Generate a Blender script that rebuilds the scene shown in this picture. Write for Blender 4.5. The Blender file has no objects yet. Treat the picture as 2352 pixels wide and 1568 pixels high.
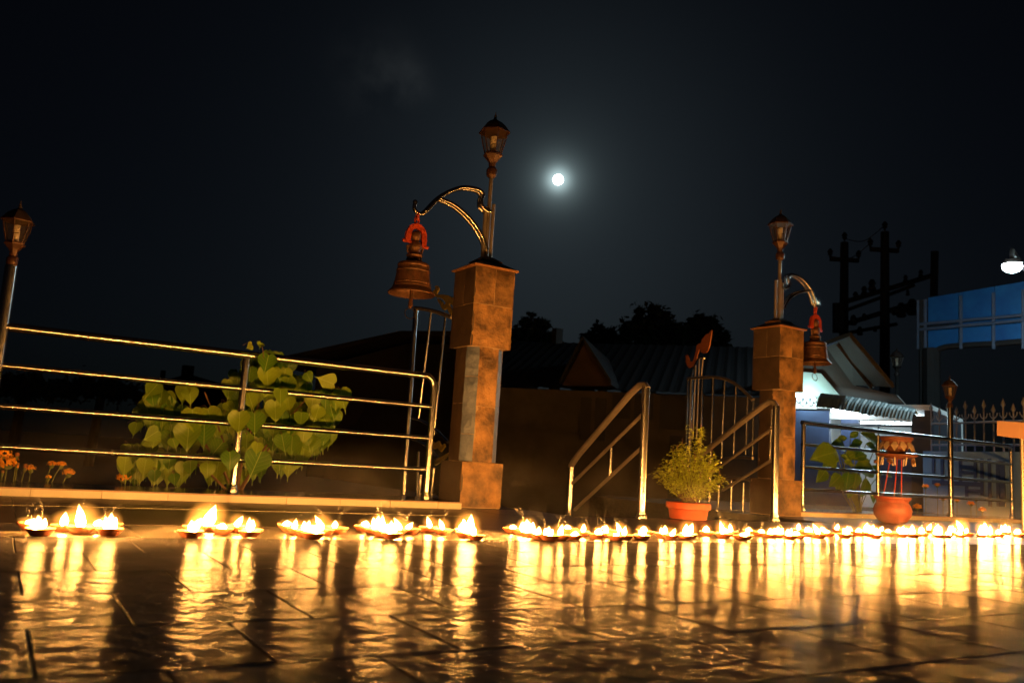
import bpy, math, random
from mathutils import Vector, Matrix, noise
random.seed(7)
R = math.radians
sc = bpy.context.scene
col = sc.collection

# ------------------------------------------------------------------ camera
FPX, PIT, ROL, YAW = 1941 / 2352, R(8.067), R(3.634), R(59.15)
CAMZ = 0.30
CAM = Vector((0, 0, CAMZ))
_sy, _cy = math.sin(YAW), math.cos(YAW)
_right = Vector((_sy, -_cy, 0)); _head = Vector((_cy, _sy, 0)); _Z = Vector((0, 0, 1))
FWD = _head * math.cos(PIT) + _Z * math.sin(PIT)
_up = -_head * math.sin(PIT) + _Z * math.cos(PIT)
IX = _right * math.cos(ROL) + _up * math.sin(ROL)
IY = -_right * math.sin(ROL) + _up * math.cos(ROL)
cam = bpy.data.cameras.new('camera')
cam.sensor_width = 36.0
cam.lens = 36.0 * FPX
cam.clip_start = 0.02
cam.clip_end = 3000
cam.dof.use_dof = True
cam.dof.focus_distance = 4.6
cam.dof.aperture_fstop = 3.6
camo = bpy.data.objects.new('camera', cam)
col.objects.link(camo)
camo.matrix_world = Matrix(((IX.x, IY.x, -FWD.x, 0), (IX.y, IY.y, -FWD.y, 0), (IX.z, IY.z, -FWD.z, CAMZ), (0, 0, 0, 1)))
sc.camera = camo

# survey helpers: a bearing in the picture (2352 x 1568 grid) met with a known plane of the place
def ray(px, py):
    return FWD + IX * ((px - 1176) / 2352 / FPX) - IY * ((py - 784) / 2352 / FPX)
def atZ(px, py, z=0.0):
    d = ray(px, py); return CAM + d * ((z - CAMZ) / d.z)
def atY(px, py, y):
    d = ray(px, py); return CAM + d * (y / d.y)
def atX(px, py, x):
    d = ray(px, py); return CAM + d * (x / d.x)
def atD(px, py, D):
    return CAM + ray(px, py) * D
def atV(px, py, p0, dr):                      # vertical plane through p0 along horizontal direction dr
    n = Vector((-dr.y, dr.x, 0)); d = ray(px, py); p0 = (p0[0], p0[1], 0)
    return CAM + d * ((Vector(p0) - CAM).dot(n) / d.dot(n))

# ------------------------------------------------------------------ sky and moonlight
moon_dir = ray(1282, 413).normalized()
world = bpy.data.worlds.new('World'); sc.world = world; world.use_nodes = True
wn, wl = world.node_tree.nodes, world.node_tree.links
bg = wn['Background']
sky = wn.new('ShaderNodeTexSky'); sky.sky_type = 'NISHITA'; sky.sun_disc = False
sky.sun_elevation = math.asin(moon_dir.z)
sky.sun_rotation = math.atan2(moon_dir.x, moon_dir.y)
sky.dust_density = 2.6; sky.air_density = 1.0; sky.ozone_density = 1.0
hs = wn.new('ShaderNodeHueSaturation'); hs.inputs['Saturation'].default_value = 0.7
tint = wn.new('ShaderNodeMix'); tint.data_type = 'RGBA'; tint.blend_type = 'MULTIPLY'; tint.inputs['Factor'].default_value = 1.0; tint.inputs['B'].default_value = (.33, .70, 1.42, 1)
wl.new(sky.outputs[0], tint.inputs['A']); wl.new(tint.outputs['Result'], hs.inputs['Color'])
# aureole of thin high haze round the moon and one faint moonlit cloud, both by direction
tc = wn.new('ShaderNodeTexCoord')
def wmath(op, a, b=None, c=None):
    n = wn.new('ShaderNodeMath'); n.operation = op
    for i, v in enumerate((a, b, c)):
        if v is None: continue
        if isinstance(v, (int, float)): n.inputs[i].default_value = v
        else: wl.new(v, n.inputs[i])
    return n.outputs[0]
def wdot(v):
    n = wn.new('ShaderNodeVectorMath'); n.operation = 'DOT_PRODUCT'
    wl.new(tc.outputs['Generated'], n.inputs[0]); n.inputs[1].default_value = v
    return n.outputs['Value']
def lobe(v, k, amp):                          # amp * exp(k (cos - 1))
    return wmath('MULTIPLY', wmath('EXPONENT', wmath('MULTIPLY', wmath('SUBTRACT', wdot(v), 1.0), k)), amp)
halo = wmath('ADD', wmath('ADD', wmath('ADD', lobe(moon_dir, 14000, 0.65), lobe(moon_dir, 3000, 0.14)), lobe(moon_dir, 600, 0.022)), lobe(moon_dir, 75, 0.0055))
hc = wn.new('ShaderNodeCombineColor')
wl.new(wmath('MULTIPLY', halo, 0.72), hc.inputs[0]); wl.new(wmath('MULTIPLY', halo, 0.98), hc.inputs[1]); wl.new(halo, hc.inputs[2])
cl_dir = ray(870, 172).normalized(); cl2_dir = ray(940, 190).normalized()
nz = wn.new('ShaderNodeTexNoise'); nz.inputs['Scale'].default_value = 13; nz.inputs['Detail'].default_value = 5
wl.new(tc.outputs['Generated'], nz.inputs['Vector'])
cl = wmath('MULTIPLY', wmath('ADD', lobe(cl_dir, 1500, 0.010), lobe(cl2_dir, 5000, 0.010)),
           wmath('MAXIMUM', wmath('MULTIPLY', wmath('SUBTRACT', nz.outputs[0], 0.36), 4.0), 0.0))
cc = wn.new('ShaderNodeCombineColor')
wl.new(wmath('MULTIPLY', cl, 0.9), cc.inputs[0]); wl.new(cl, cc.inputs[1]); wl.new(cl, cc.inputs[2])
SKY = 0.00037
sm = wn.new('ShaderNodeVectorMath'); sm.operation = 'SCALE'; wl.new(hs.outputs[0], sm.inputs[0]); sm.inputs['Scale'].default_value = SKY
a1 = wn.new('ShaderNodeVectorMath'); wl.new(sm.outputs[0], a1.inputs[0]); wl.new(hc.outputs[0], a1.inputs[1])
a2 = wn.new('ShaderNodeVectorMath'); wl.new(a1.outputs[0], a2.inputs[0]); wl.new(cc.outputs[0], a2.inputs[1])
wl.new(a2.outputs[0], bg.inputs['Color']); bg.inputs['Strength'].default_value = 1.0
sun = bpy.data.lights.new('moonlight', 'SUN'); sun.energy = 0.005; sun.angle = R(0.5); sun.color = (0.85, 0.93, 1.0)
suno = bpy.data.objects.new('moonlight', sun); col.objects.link(suno)
suno.rotation_euler = (-moon_dir).to_track_quat('-Z', 'Y').to_euler()

sc.view_settings.view_transform = 'Standard'; sc.view_settings.look = 'None'
sc.view_settings.exposure = 0.0; sc.view_settings.gamma = 1.0
cy = sc.cycles
cy.use_denoising = True; cy.use_light_tree = True
cy.max_bounces = 7; cy.diffuse_bounces = 2; cy.glossy_bounces = 4; cy.transmission_bounces = 5; cy.transparent_max_bounces = 14; cy.volume_bounces = 0
cy.caustics_reflective = False; cy.caustics_refractive = False
cy.sample_clamp_indirect = 3.0

# ------------------------------------------------------------------ mesh helpers
OFF = {}                                       # object -> world offset of its mesh coordinates
class MB:
    def __init__(s): s.v = []; s.f = []; s.uv = None
    def add(s, vs, fs):
        o = len(s.v); s.v += [Vector(p) for p in vs]; s.f += [tuple(i + o for i in q) for q in fs]; return s
    def hexa(s, p):                            # 8 corners: bottom ring 0-3, top ring 4-7
        return s.add(p, [(3, 2, 1, 0), (4, 5, 6, 7), (0, 1, 5, 4), (1, 2, 6, 5), (2, 3, 7, 6), (3, 0, 4, 7)])
    def box(s, a, b):
        x0, y0, z0 = a; x1, y1, z1 = b
        return s.hexa([(x0, y0, z0), (x1, y0, z0), (x1, y1, z0), (x0, y1, z0), (x0, y0, z1), (x1, y0, z1), (x1, y1, z1), (x0, y1, z1)])
    def bevbox(s, a, b, c=0.003):              # box with its upper edges chamfered
        x0, y0, z0 = a; x1, y1, z1 = b
        v = [(x0, y0, z0), (x1, y0, z0), (x1, y1, z0), (x0, y1, z0), (x0, y0, z1 - c), (x1, y0, z1 - c), (x1, y1, z1 - c), (x0, y1, z1 - c),
             (x0 + c, y0 + c, z1), (x1 - c, y0 + c, z1), (x1 - c, y1 - c, z1), (x0 + c, y1 - c, z1)]
        f = [(3, 2, 1, 0), (0, 1, 5, 4), (1, 2, 6, 5), (2, 3, 7, 6), (3, 0, 4, 7), (4, 5, 9, 8), (5, 6, 10, 9), (6, 7, 11, 10), (7, 4, 8, 11), (8, 9, 10, 11)]
        return s.add(v, f)
    def obox(s, c, ax, ay, az, hx, hy, hz):    # oriented box
        c = Vector(c); ax, ay, az = Vector(ax) * hx, Vector(ay) * hy, Vector(az) * hz
        return s.hexa([c - ax - ay - az, c + ax - ay - az, c + ax + ay - az, c - ax + ay - az, c - ax - ay + az, c + ax - ay + az, c + ax + ay + az, c - ax + ay + az])
    def tube(s, pts, r, n=10, caps=True, flat=None):
        pts = [Vector(p) for p in pts]; m = len(pts)
        rs = r if isinstance(r, (list, tuple)) else [r] * m
        t0 = (pts[1] - pts[0]).normalized()
        a = t0.orthogonal().normalized() if flat is None else (Vector(flat) - t0 * t0.dot(Vector(flat))).normalized()
        o = len(s.v)
        for i in range(m):
            t = (pts[min(i + 1, m - 1)] - pts[max(i - 1, 0)]).normalized()
            a = (a - t * a.dot(t)).normalized(); b = t.cross(a)
            for k in range(n):
                w = 2 * math.pi * k / n
                s.v.append(pts[i] + (a * math.cos(w) + b * math.sin(w)) * rs[i])
        for i in range(m - 1):
            for k in range(n):
                k2 = (k + 1) % n
                s.f.append((o + i * n + k, o + i * n + k2, o + (i + 1) * n + k2, o + (i + 1) * n + k))
        if caps:
            s.f.append(tuple(o + k for k in reversed(range(n)))); s.f.append(tuple(o + (m - 1) * n + k for k in range(n)))
        return s
    def lathe(s, c, prof, n=24, ax=(0, 0, 1), phase=0.0, cap=True):
        c = Vector(c); ax = Vector(ax).normalized(); e = ax.orthogonal().normalized() if abs(ax.z) < .99 else Vector((1, 0, 0)); g = ax.cross(e); o = len(s.v)
        for r, h in prof:
            for k in range(n):
                w = 2 * math.pi * k / n + phase
                s.v.append(c + ax * h + (e * math.cos(w) + g * math.sin(w)) * r)
        for i in range(len(prof) - 1):
            for k in range(n):
                k2 = (k + 1) % n
                s.f.append((o + i * n + k, o + i * n + k2, o + (i + 1) * n + k2, o + (i + 1) * n + k))
        if cap:
            s.f.append(tuple(o + k for k in reversed(range(n)))); q = o + (len(prof) - 1) * n; s.f.append(tuple(q + k for k in range(n)))
        return s
    def prism(s, poly, d):                     # planar 3-D outline pushed along d
        n = len(poly); d = Vector(d); P = [Vector(p) for p in poly]
        return s.add(P + [p + d for p in P], [tuple(range(n - 1, -1, -1)), tuple(range(n, 2 * n))] + [(i, (i + 1) % n, n + (i + 1) % n, n + i) for i in range(n)])
    def build(s, name, m, parent=None, loc=None, kind=None, label=None, cat=None, group=None, smooth=40, uv=None):
        off = Vector(loc) if loc is not None else (OFF[parent] if parent is not None else Vector((0, 0, 0)))
        me = bpy.data.meshes.new(name); me.from_pydata([tuple(p - off) for p in s.v], [], s.f); me.update()
        if uv:
            l = me.uv_layers.new(name='UVMap')
            for lp in me.loops: l.data[lp.index].uv = uv[lp.vertex_index]
        if smooth:
            me.polygons.foreach_set('use_smooth', [True] * len(me.polygons)); me.set_sharp_from_angle(angle=R(smooth))
        me.materials.append(m)
        o = bpy.data.objects.new(name, me); col.objects.link(o)
        if parent is not None: o.parent = parent; o.location = off - OFF[parent]
        else: o.location = off
        OFF[o] = off
        return tag(o, label, cat, group, kind)
def tag(o, label=None, cat=None, group=None, kind=None):
    for k, v in (('label', label), ('category', cat), ('group', group), ('kind', kind)):
        if v: o[k] = v
    return o
def thing(name, loc, label, cat, group=None):
    o = bpy.data.objects.new(name, None); o.empty_display_size = .05; col.objects.link(o); o.location = loc; OFF[o] = Vector(loc)
    return tag(o, label, cat, group)
def place(me, name, parent, mw):               # a further object sharing mesh data, mw in world
    o = bpy.data.objects.new(name, me); col.objects.link(o); o.parent = parent
    o.matrix_local = Matrix.Translation(-OFF[parent]) @ mw; OFF[o] = mw.translation.copy()
    return o
def arc(pts, n=6):                             # Catmull-Rom through points
    P = [Vector(p) for p in pts]; P = [P[0] * 2 - P[1]] + P + [P[-1] * 2 - P[-2]]; out = []
    for i in range(1, len(P) - 2):
        for k in range(n):
            t = k / n; a, b, c, d = P[i - 1], P[i], P[i + 1], P[i + 2]
            out.append(0.5 * ((2 * b) + (c - a) * t + (2 * a - 5 * b + 4 * c - d) * t * t + (3 * b - a - 3 * c + d) * t ** 3))
    return out + [P[-2]]

# ------------------------------------------------------------------ materials
def mat(name, c1, c2=None, scale=6, rough=.6, metal=0, bump=0, bscale=40, detail=5, rr=None, stretch=None, rnd=0, spec=.5, trans=0, coat=0, bdist=.01, lo=.32, hi=.68):
    m = bpy.data.materials.new(name); m.use_nodes = True; n, l = m.node_tree.nodes, m.node_tree.links
    b = n['Principled BSDF']; b.inputs['Metallic'].default_value = metal; b.inputs['Roughness'].default_value = rough
    b.inputs['Specular IOR Level'].default_value = spec; b.inputs['Coat Weight'].default_value = coat
    t = n.new('ShaderNodeTexCoord'); vec = t.outputs['Object']
    if rnd:
        oi = n.new('ShaderNodeObjectInfo'); ad = n.new('ShaderNodeVectorMath'); sv = n.new('ShaderNodeMath'); sv.operation = 'MULTIPLY'; sv.inputs[1].default_value = 37
        l.new(oi.outputs['Random'], sv.inputs[0]); l.new(vec, ad.inputs[0]); l.new(sv.outputs[0], ad.inputs[1]); vec = ad.outputs[0]
    if stretch:
        mp = n.new('ShaderNodeMapping'); mp.inputs['Scale'].default_value = stretch; l.new(vec, mp.inputs['Vector']); vec = mp.outputs[0]
    nt = n.new('ShaderNodeTexNoise'); nt.inputs['Scale'].default_value = scale; nt.inputs['Detail'].default_value = detail; nt.inputs['Roughness'].default_value = .62; l.new(vec, nt.inputs['Vector'])
    cr = n.new('ShaderNodeValToRGB'); cr.color_ramp.elements[0].position = lo; cr.color_ramp.elements[1].position = hi
    cr.color_ramp.elements[0].color = (*c1, 1); cr.color_ramp.elements[1].color = (*(c2 or [x * .8 for x in c1]), 1)
    l.new(nt.outputs[0], cr.inputs[0]); out = cr.outputs[0]
    if rnd:
        hv = n.new('ShaderNodeHueSaturation'); mr = n.new('ShaderNodeMapRange'); mr.inputs['To Min'].default_value = 1 - rnd; mr.inputs['To Max'].default_value = 1 + rnd
        l.new(oi.outputs['Random'], mr.inputs['Value']); l.new(mr.outputs[0], hv.inputs['Value']); l.new(out, hv.inputs['Color']); out = hv.outputs[0]
    l.new(out, b.inputs['Base Color'])
    if rr:
        r2 = n.new('ShaderNodeMapRange'); r2.inputs['To Min'].default_value = rr[0]; r2.inputs['To Max'].default_value = rr[1]; l.new(nt.outputs[0], r2.inputs['Value']); l.new(r2.outputs[0], b.inputs['Roughness'])
    if bump:
        n2 = n.new('ShaderNodeTexNoise'); n2.inputs['Scale'].default_value = bscale; n2.inputs['Detail'].default_value = 4; l.new(vec, n2.inputs['Vector'])
        bp = n.new('ShaderNodeBump'); bp.inputs['Strength'].default_value = bump; bp.inputs['Distance'].default_value = bdist; l.new(n2.outputs[0], bp.inputs['Height']); l.new(bp.outputs[0], b.inputs['Normal'])
    return m
def emis(name, c, s):
    m = bpy.data.materials.new(name); m.use_nodes = True; n, l = m.node_tree.nodes, m.node_tree.links
    n.remove(n['Principled BSDF']); e = n.new('ShaderNodeEmission'); e.inputs[0].default_value = (*c, 1); e.inputs[1].default_value = s
    l.new(e.outputs[0], n['Material Output'].inputs[0]); return m
M = {}
M['steel'] = mat('steel', (.64, .64, .64), (.5, .5, .5), 9, .16, 1, rr=(.16, .32))
M['steel_dull'] = mat('steel_dull', (.55, .47, .41), (.42, .36, .31), 9, .42, .8)
M['grout'] = mat('grout', (.05, .043, .036), (.03, .026, .022), 30, .8, bump=.3)
M['polished'] = mat('polished', (.085, .066, .05), (.12, .095, .075), 5, .13, rnd=.12, rr=(.28, .42), stretch=(1, 6, 1), spec=.25)
M['strip'] = mat('strip', (.34, .30, .24), (.25, .22, .18), 7, .32, rnd=.1, bump=.06, bscale=30)
M['cream'] = mat('cream', (.74, .66, .5), (.66, .57, .42), 5, .3, rnd=.07)
M['nosing'] = mat('nosing', (.42, .24, .14), (.35, .2, .12), 9, .35)
M['granite'] = mat('granite', (.03, .028, .028), (.055, .05, .05), 60, .16, detail=8)
M['soil'] = mat('soil', (.03, .02, .013), (.05, .035, .022), 14, .95, bump=.8, bscale=25)
M['earth'] = mat('earth', (.03, .027, .02), (.045, .04, .03), 2, .95, bump=.5, bscale=8)
M['mortar'] = mat('mortar', (.34, .24, .15), (.45, .33, .22), 30, .85, bump=.4)
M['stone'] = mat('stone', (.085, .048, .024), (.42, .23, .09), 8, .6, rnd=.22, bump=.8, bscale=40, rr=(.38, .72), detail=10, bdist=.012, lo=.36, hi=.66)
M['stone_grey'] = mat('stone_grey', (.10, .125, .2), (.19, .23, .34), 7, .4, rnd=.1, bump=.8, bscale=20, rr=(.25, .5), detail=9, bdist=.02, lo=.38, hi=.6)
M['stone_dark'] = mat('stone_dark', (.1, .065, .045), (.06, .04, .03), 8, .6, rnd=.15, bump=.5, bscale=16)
M['cap'] = mat('cap', (.07, .05, .04), (.05, .035, .03), 20, .45, bump=.2)
M['cap_edge'] = mat('cap_edge', (.42, .2, .09), (.3, .14, .06), 20, .5)
M['bronze'] = mat('bronze', (.2, .085, .04), (.075, .045, .03), 26, .5, .55, bump=.35, bscale=90, detail=8, rr=(.35, .65))
M['red_iron'] = mat('red_iron', (.45, .052, .017), (.3, .036, .014), 30, .5, bump=.15)
M['lamp_iron'] = mat('lamp_iron', (.085, .038, .022), (.06, .027, .018), 25, .45, .3, bump=.2)
M['lamp_dark'] = mat('lamp_dark', (.035, .025, .022), (.05, .035, .03), 25, .5, .2)
M['cfl'] = mat('cfl', (.85, .82, .78), (.8, .77, .72), 9, .35)
M['clay'] = mat('clay', (.52, .17, .075), (.4, .12, .05), 30, .75, rnd=.15, bump=.2)
M['ghee'] = mat('ghee', (.75, .55, .22), (.65, .45, .15), 30, .2)
M['wick'] = mat('wick', (.3, .22, .15), (.12, .08, .05), 60, .9)
M['terracotta'] = mat('terracotta', (.72, .12, .035), (.6, .09, .03), 9, .5, bump=.35, bscale=26)
M['dull_pot'] = mat('dull_pot', (.27, .042, .016), (.18, .03, .014), 9, .6, bump=.4, bscale=26)
M['bark'] = mat('bark', (.2, .12, .06), (.13, .08, .045), 30, .85, bump=.4)
M['dark_bark'] = mat('dark_bark', (.05, .035, .025), None, 20, .9)
M['marigold'] = mat('marigold', (.95, .46, .015), (.85, .28, .01), 60, .7, rnd=.2)
M['bud'] = mat('bud', (.35, .09, .02), (.25, .12, .03), 40, .7)
M['stalk'] = mat('stalk', (.13, .17, .035), (.1, .12, .03), 30, .6)
M['gold'] = mat('gold', (.62, .47, .06), (.45, .33, .04), 60, .35, .5, bump=.7, bscale=130)
M['orn_orange'] = mat('orn_orange', (.6, .2, .07), (.45, .16, .07), 40, .45, .2, bump=.2)
M['house_wall'] = mat('house_wall', (.12, .1, .08), (.07, .058, .048), 2, .85, bump=.2)
M['house_dark'] = mat('house_dark', (.05, .045, .045), None, 5, .7)
M['gable_red'] = mat('gable_red', (.05, .024, .018), (.03, .018, .015), 4, .8)
M['roof_sheet'] = mat('roof_sheet', (.007, .008, .013), (.004, .005, .008), 3, .75, 0)
M['roof_blue'] = mat('roof_blue', (.03, .07, .2), (.025, .055, .16), 3, .4, .2)
M['barn'] = mat('barn', (.03, .027, .025), None, 4, .9)
M['teal_wall'] = mat('teal_wall', (.42, .55, .53), (.36, .48, .46), 3, .8)
M['soffit'] = mat('soffit', (.06, .056, .05), (.045, .042, .038), 2, .8)
M['awning'] = mat('awning', (.3, .42, .46), (.22, .33, .36), 4, .6, bump=.2, bscale=12)
M['shop_blue'] = mat('shop_blue', (.06, .09, .2), (.045, .07, .16), 3, .6)
M['shop_dark'] = mat('shop_dark', (.035, .04, .06), None, 3, .6)
M['white_wall'] = mat('white_wall', (.8, .82, .82), (.74, .77, .78), 3, .6)
M['blue_wall'] = mat('blue_wall', (.2, .36, .72), (.16, .3, .62), 3, .6)
M['blue_dark'] = mat('blue_dark', (.05, .09, .3), (.04, .07, .24), 3, .6)
M['blue_sheet'] = mat('blue_sheet', (.02, .17, .46), (.012, .10, .34), 2.5, .5)
M['pale_rail'] = mat('pale_rail', (.10, .14, .22), None, 8, .4)
M['fence_white'] = mat('fence_white', (.22, .25, .32), (.18, .2, .26), 8, .5)
M['pole'] = mat('pole', (.02, .019, .02), (.014, .013, .013), 8, .8)
M['sign_pink'] = mat('sign_pink', (.62, .36, .24), (.52, .3, .2), 4, .6)
M['pink_petal'] = mat('pink_petal', (.34, .26, .19), (.26, .19, .14), 20, .5)
M['red_stick'] = mat('red_stick', (.3, .035, .025), (.2, .025, .02), 20, .4)
M['dish'] = mat('dish', (.13, .04, .022), (.09, .03, .018), 20, .5)
M['dish_flower'] = mat('dish_flower', (.12, .05, .015), (.08, .03, .012), 40, .7)
M['pvc'] = mat('pvc', (.55, .45, .36), None, 20, .5)
M['chain'] = mat('chain', (.3, .25, .2), None, 30, .35, 1)
M['bulb_glow'] = emis('bulb_glow', (1, .45, .12), 1.2)
M['tube_light'] = emis('tube_light', (.80, .97, 1.0), 55)
M['flood'] = emis('flood', (.66, .93, 1.0), 650)
M['gable_fill_tube'] = emis('gable_fill_tube', (.70, 1.0, .95), 120)
M['moon'] = emis('moon', (.95, 1.0, 1.0), 6)
M['far_light'] = emis('far_light', (.55, .9, 1.0), 1.5)

def slate_floor():                             # dark cleft slate with rippled glossy face
    m = mat('slate', (.32, .30, .28), (.20, .19, .18), 7, .24, rnd=.15)
    n, l = m.node_tree.nodes, m.node_tree.links; b = n['Principled BSDF']
    t = n.new('ShaderNodeTexCoord'); oi = n.new('ShaderNodeObjectInfo'); sv = n.new('ShaderNodeMath'); sv.operation = 'MULTIPLY'; sv.inputs[1].default_value = 53
    l.new(oi.outputs['Random'], sv.inputs[0]); ad = n.new('ShaderNodeVectorMath'); l.new(t.outputs['Object'], ad.inputs[0]); l.new(sv.outputs[0], ad.inputs[1])
    w = n.new('ShaderNodeTexNoise'); w.inputs['Scale'].default_value = 30; w.inputs['Detail'].default_value = 4; w.inputs['Roughness'].default_value = .55; w.inputs['Distortion'].default_value = .5
    l.new(ad.outputs[0], w.inputs['Vector'])
    w2 = n.new('ShaderNodeTexNoise'); w2.inputs['Scale'].default_value = 4.5; w2.inputs['Detail'].default_value = 6; l.new(ad.outputs[0], w2.inputs['Vector'])
    bp = n.new('ShaderNodeBump'); bp.inputs['Strength'].default_value = .75; bp.inputs['Distance'].default_value = .004; l.new(w.outputs[0], bp.inputs['Height']); l.new(bp.outputs[0], b.inputs['Normal'])
    r = n.new('ShaderNodeMapRange'); r.inputs['From Min'].default_value = .3; r.inputs['From Max'].default_value = .7; r.inputs['To Min'].default_value = .11; r.inputs['To Max'].default_value = .19; l.new(w2.outputs[0], r.inputs['Value']); l.new(r.outputs[0], b.inputs['Roughness'])
    b.inputs['Specular IOR Level'].default_value = .0002
    # ripples flattened in one ragged patch, added so flame reflections fade there
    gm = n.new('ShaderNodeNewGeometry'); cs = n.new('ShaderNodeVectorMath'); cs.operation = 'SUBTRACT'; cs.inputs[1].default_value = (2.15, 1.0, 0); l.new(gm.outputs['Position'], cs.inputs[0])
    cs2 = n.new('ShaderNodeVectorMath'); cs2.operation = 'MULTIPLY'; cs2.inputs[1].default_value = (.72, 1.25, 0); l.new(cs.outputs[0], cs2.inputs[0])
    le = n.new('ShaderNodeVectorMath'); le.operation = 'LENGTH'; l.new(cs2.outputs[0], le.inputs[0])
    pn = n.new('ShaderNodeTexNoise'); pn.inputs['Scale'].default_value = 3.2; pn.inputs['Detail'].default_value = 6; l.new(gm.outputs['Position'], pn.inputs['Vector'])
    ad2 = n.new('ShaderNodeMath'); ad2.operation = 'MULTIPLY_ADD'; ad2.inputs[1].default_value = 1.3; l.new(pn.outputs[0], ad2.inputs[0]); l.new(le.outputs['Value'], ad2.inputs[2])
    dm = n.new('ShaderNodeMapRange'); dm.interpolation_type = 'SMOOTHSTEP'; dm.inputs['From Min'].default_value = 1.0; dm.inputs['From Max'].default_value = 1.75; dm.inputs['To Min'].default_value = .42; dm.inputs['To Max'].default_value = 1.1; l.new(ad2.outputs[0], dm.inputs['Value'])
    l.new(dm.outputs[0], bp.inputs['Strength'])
    return m
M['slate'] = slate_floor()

def leaf_mat(name, c1, c2, vein, trl=.35):
    m = bpy.data.materials.new(name); m.use_nodes = True; n, l = m.node_tree.nodes, m.node_tree.links
    b = n['Principled BSDF']; b.inputs['Roughness'].default_value = .42
    uv = n.new('ShaderNodeUVMap'); sx = n.new('ShaderNodeSeparateXYZ'); l.new(uv.outputs[0], sx.inputs[0])
    oi = n.new('ShaderNodeObjectInfo')
    mx = n.new('ShaderNodeMix'); mx.data_type = 'RGBA'; l.new(oi.outputs['Random'], mx.inputs['Factor']); mx.inputs['A'].default_value = (*c1, 1); mx.inputs['B'].default_value = (*c2, 1)
    def mth(op, a, bb, c=None):
        q = n.new('ShaderNodeMath'); q.operation = op
        for i, v in enumerate((a, bb, c)):
            if v is None: continue
            if isinstance(v, (int, float)): q.inputs[i].default_value = v
            else: l.new(v, q.inputs[i])
        return q.outputs[0]
    au = mth('ABSOLUTE', mth('SUBTRACT', sx.outputs[0], .5), 0)
    mid = mth('LESS_THAN', au, .011)
    sidev = mth('LESS_THAN', mth('ABSOLUTE', mth('SUBTRACT', mth('FRACT', mth('MULTIPLY', mth('ADD', sx.outputs[1], mth('MULTIPLY', au, .8)), 6.5), 0), .5), 0), .035)
    vf = mth('MAXIMUM', mth('MULTIPLY', mid, .8), mth('MULTIPLY', sidev, .4))
    m2 = n.new('ShaderNodeMix'); m2.data_type = 'RGBA'; l.new(vf, m2.inputs['Factor']); l.new(mx.outputs['Result'], m2.inputs['A']); m2.inputs['B'].default_value = (*vein, 1)
    l.new(m2.outputs['Result'], b.inputs['Base Color'])
    tr = n.new('ShaderNodeBsdfTranslucent'); l.new(m2.outputs['Result'], tr.inputs[0]); ms = n.new('ShaderNodeMixShader'); ms.inputs[0].default_value = trl
    l.new(b.outputs[0], ms.inputs[1]); l.new(tr.outputs[0], ms.inputs[2]); l.new(ms.outputs[0], n['Material Output'].inputs[0])
    return m
M['leaf'] = leaf_mat('leaf', (.075, .20, .011), (.27, .40, .022), (.38, .55, .13))
M['big_leaf'] = leaf_mat('big_leaf', (.06, .17, .018), (.15, .24, .02), (.2, .3, .06))
M['tulsi'] = mat('tulsi', (.56, .64, .06), (.36, .44, .045), 40, .6)
M['tulsi_flower'] = mat('tulsi_flower', (.34, .14, .09), (.25, .1, .08), 60, .8)
M['night_leaf'] = mat('night_leaf', (.025, .03, .014), (.035, .04, .02), 3, .8)

def glass_mat():
    m = bpy.data.materials.new('lamp_glass'); m.use_nodes = True; n, l = m.node_tree.nodes, m.node_tree.links
    b = n['Principled BSDF']; b.inputs['Base Color'].default_value = (.3, .24, .17, 1); b.inputs['Roughness'].default_value = .12
    t = n.new('ShaderNodeBsdfTransparent'); t.inputs[0].default_value = (.85, .8, .72, 1); ms = n.new('ShaderNodeMixShader'); ms.inputs[0].default_value = .10
    l.new(t.outputs[0], ms.inputs[1]); l.new(b.outputs[0], ms.inputs[2]); l.new(ms.outputs[0], n['Material Output'].inputs[0]); return m
M['glass'] = glass_mat()
def smoke_mat():
    m = bpy.data.materials.new('smoke'); m.use_nodes = True; n, l = m.node_tree.nodes, m.node_tree.links; n.remove(n['Principled BSDF'])
    d = n.new('ShaderNodeBsdfTranslucent'); d.inputs[0].default_value = (.8, .78, .74, 1); d2 = n.new('ShaderNodeBsdfDiffuse'); d2.inputs[0].default_value = (.8, .78, .74, 1)
    a = n.new('ShaderNodeMixShader'); a.inputs[0].default_value = .5; l.new(d.outputs[0], a.inputs[1]); l.new(d2.outputs[0], a.inputs[2])
    t = n.new('ShaderNodeBsdfTransparent'); ms = n.new('ShaderNodeMixShader'); uv = n.new('ShaderNodeUVMap'); sx = n.new('ShaderNodeSeparateXYZ'); l.new(uv.outputs[0], sx.inputs[0])
    nz = n.new('ShaderNodeTexNoise'); nz.inputs['Scale'].default_value = 34; tc = n.new('ShaderNodeTexCoord'); l.new(tc.outputs['Object'], nz.inputs['Vector'])
    def mth(op, x, y):
        q = n.new('ShaderNodeMath'); q.operation = op
        for i, v in enumerate((x, y)):
            if isinstance(v, (int, float)): q.inputs[i].default_value = v
            else: l.new(v, q.inputs[i])
        return q.outputs[0]
    edge = mth('MULTIPLY', mth('MULTIPLY', sx.outputs[0], mth('SUBTRACT', 1.0, sx.outputs[0])), 4)
    fade = mth('MULTIPLY', edge, mth('SUBTRACT', 1.0, sx.outputs[1]))
    l.new(mth('MULTIPLY', mth('MULTIPLY', fade, nz.outputs[0]), .24), ms.inputs[0]); l.new(t.outputs[0], ms.inputs[1]); l.new(a.outputs[0], ms.inputs[2]); l.new(ms.outputs[0], n['Material Output'].inputs[0]); return m
M['smoke'] = smoke_mat()
FLAME_C = (1.0, .41, .08)
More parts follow.
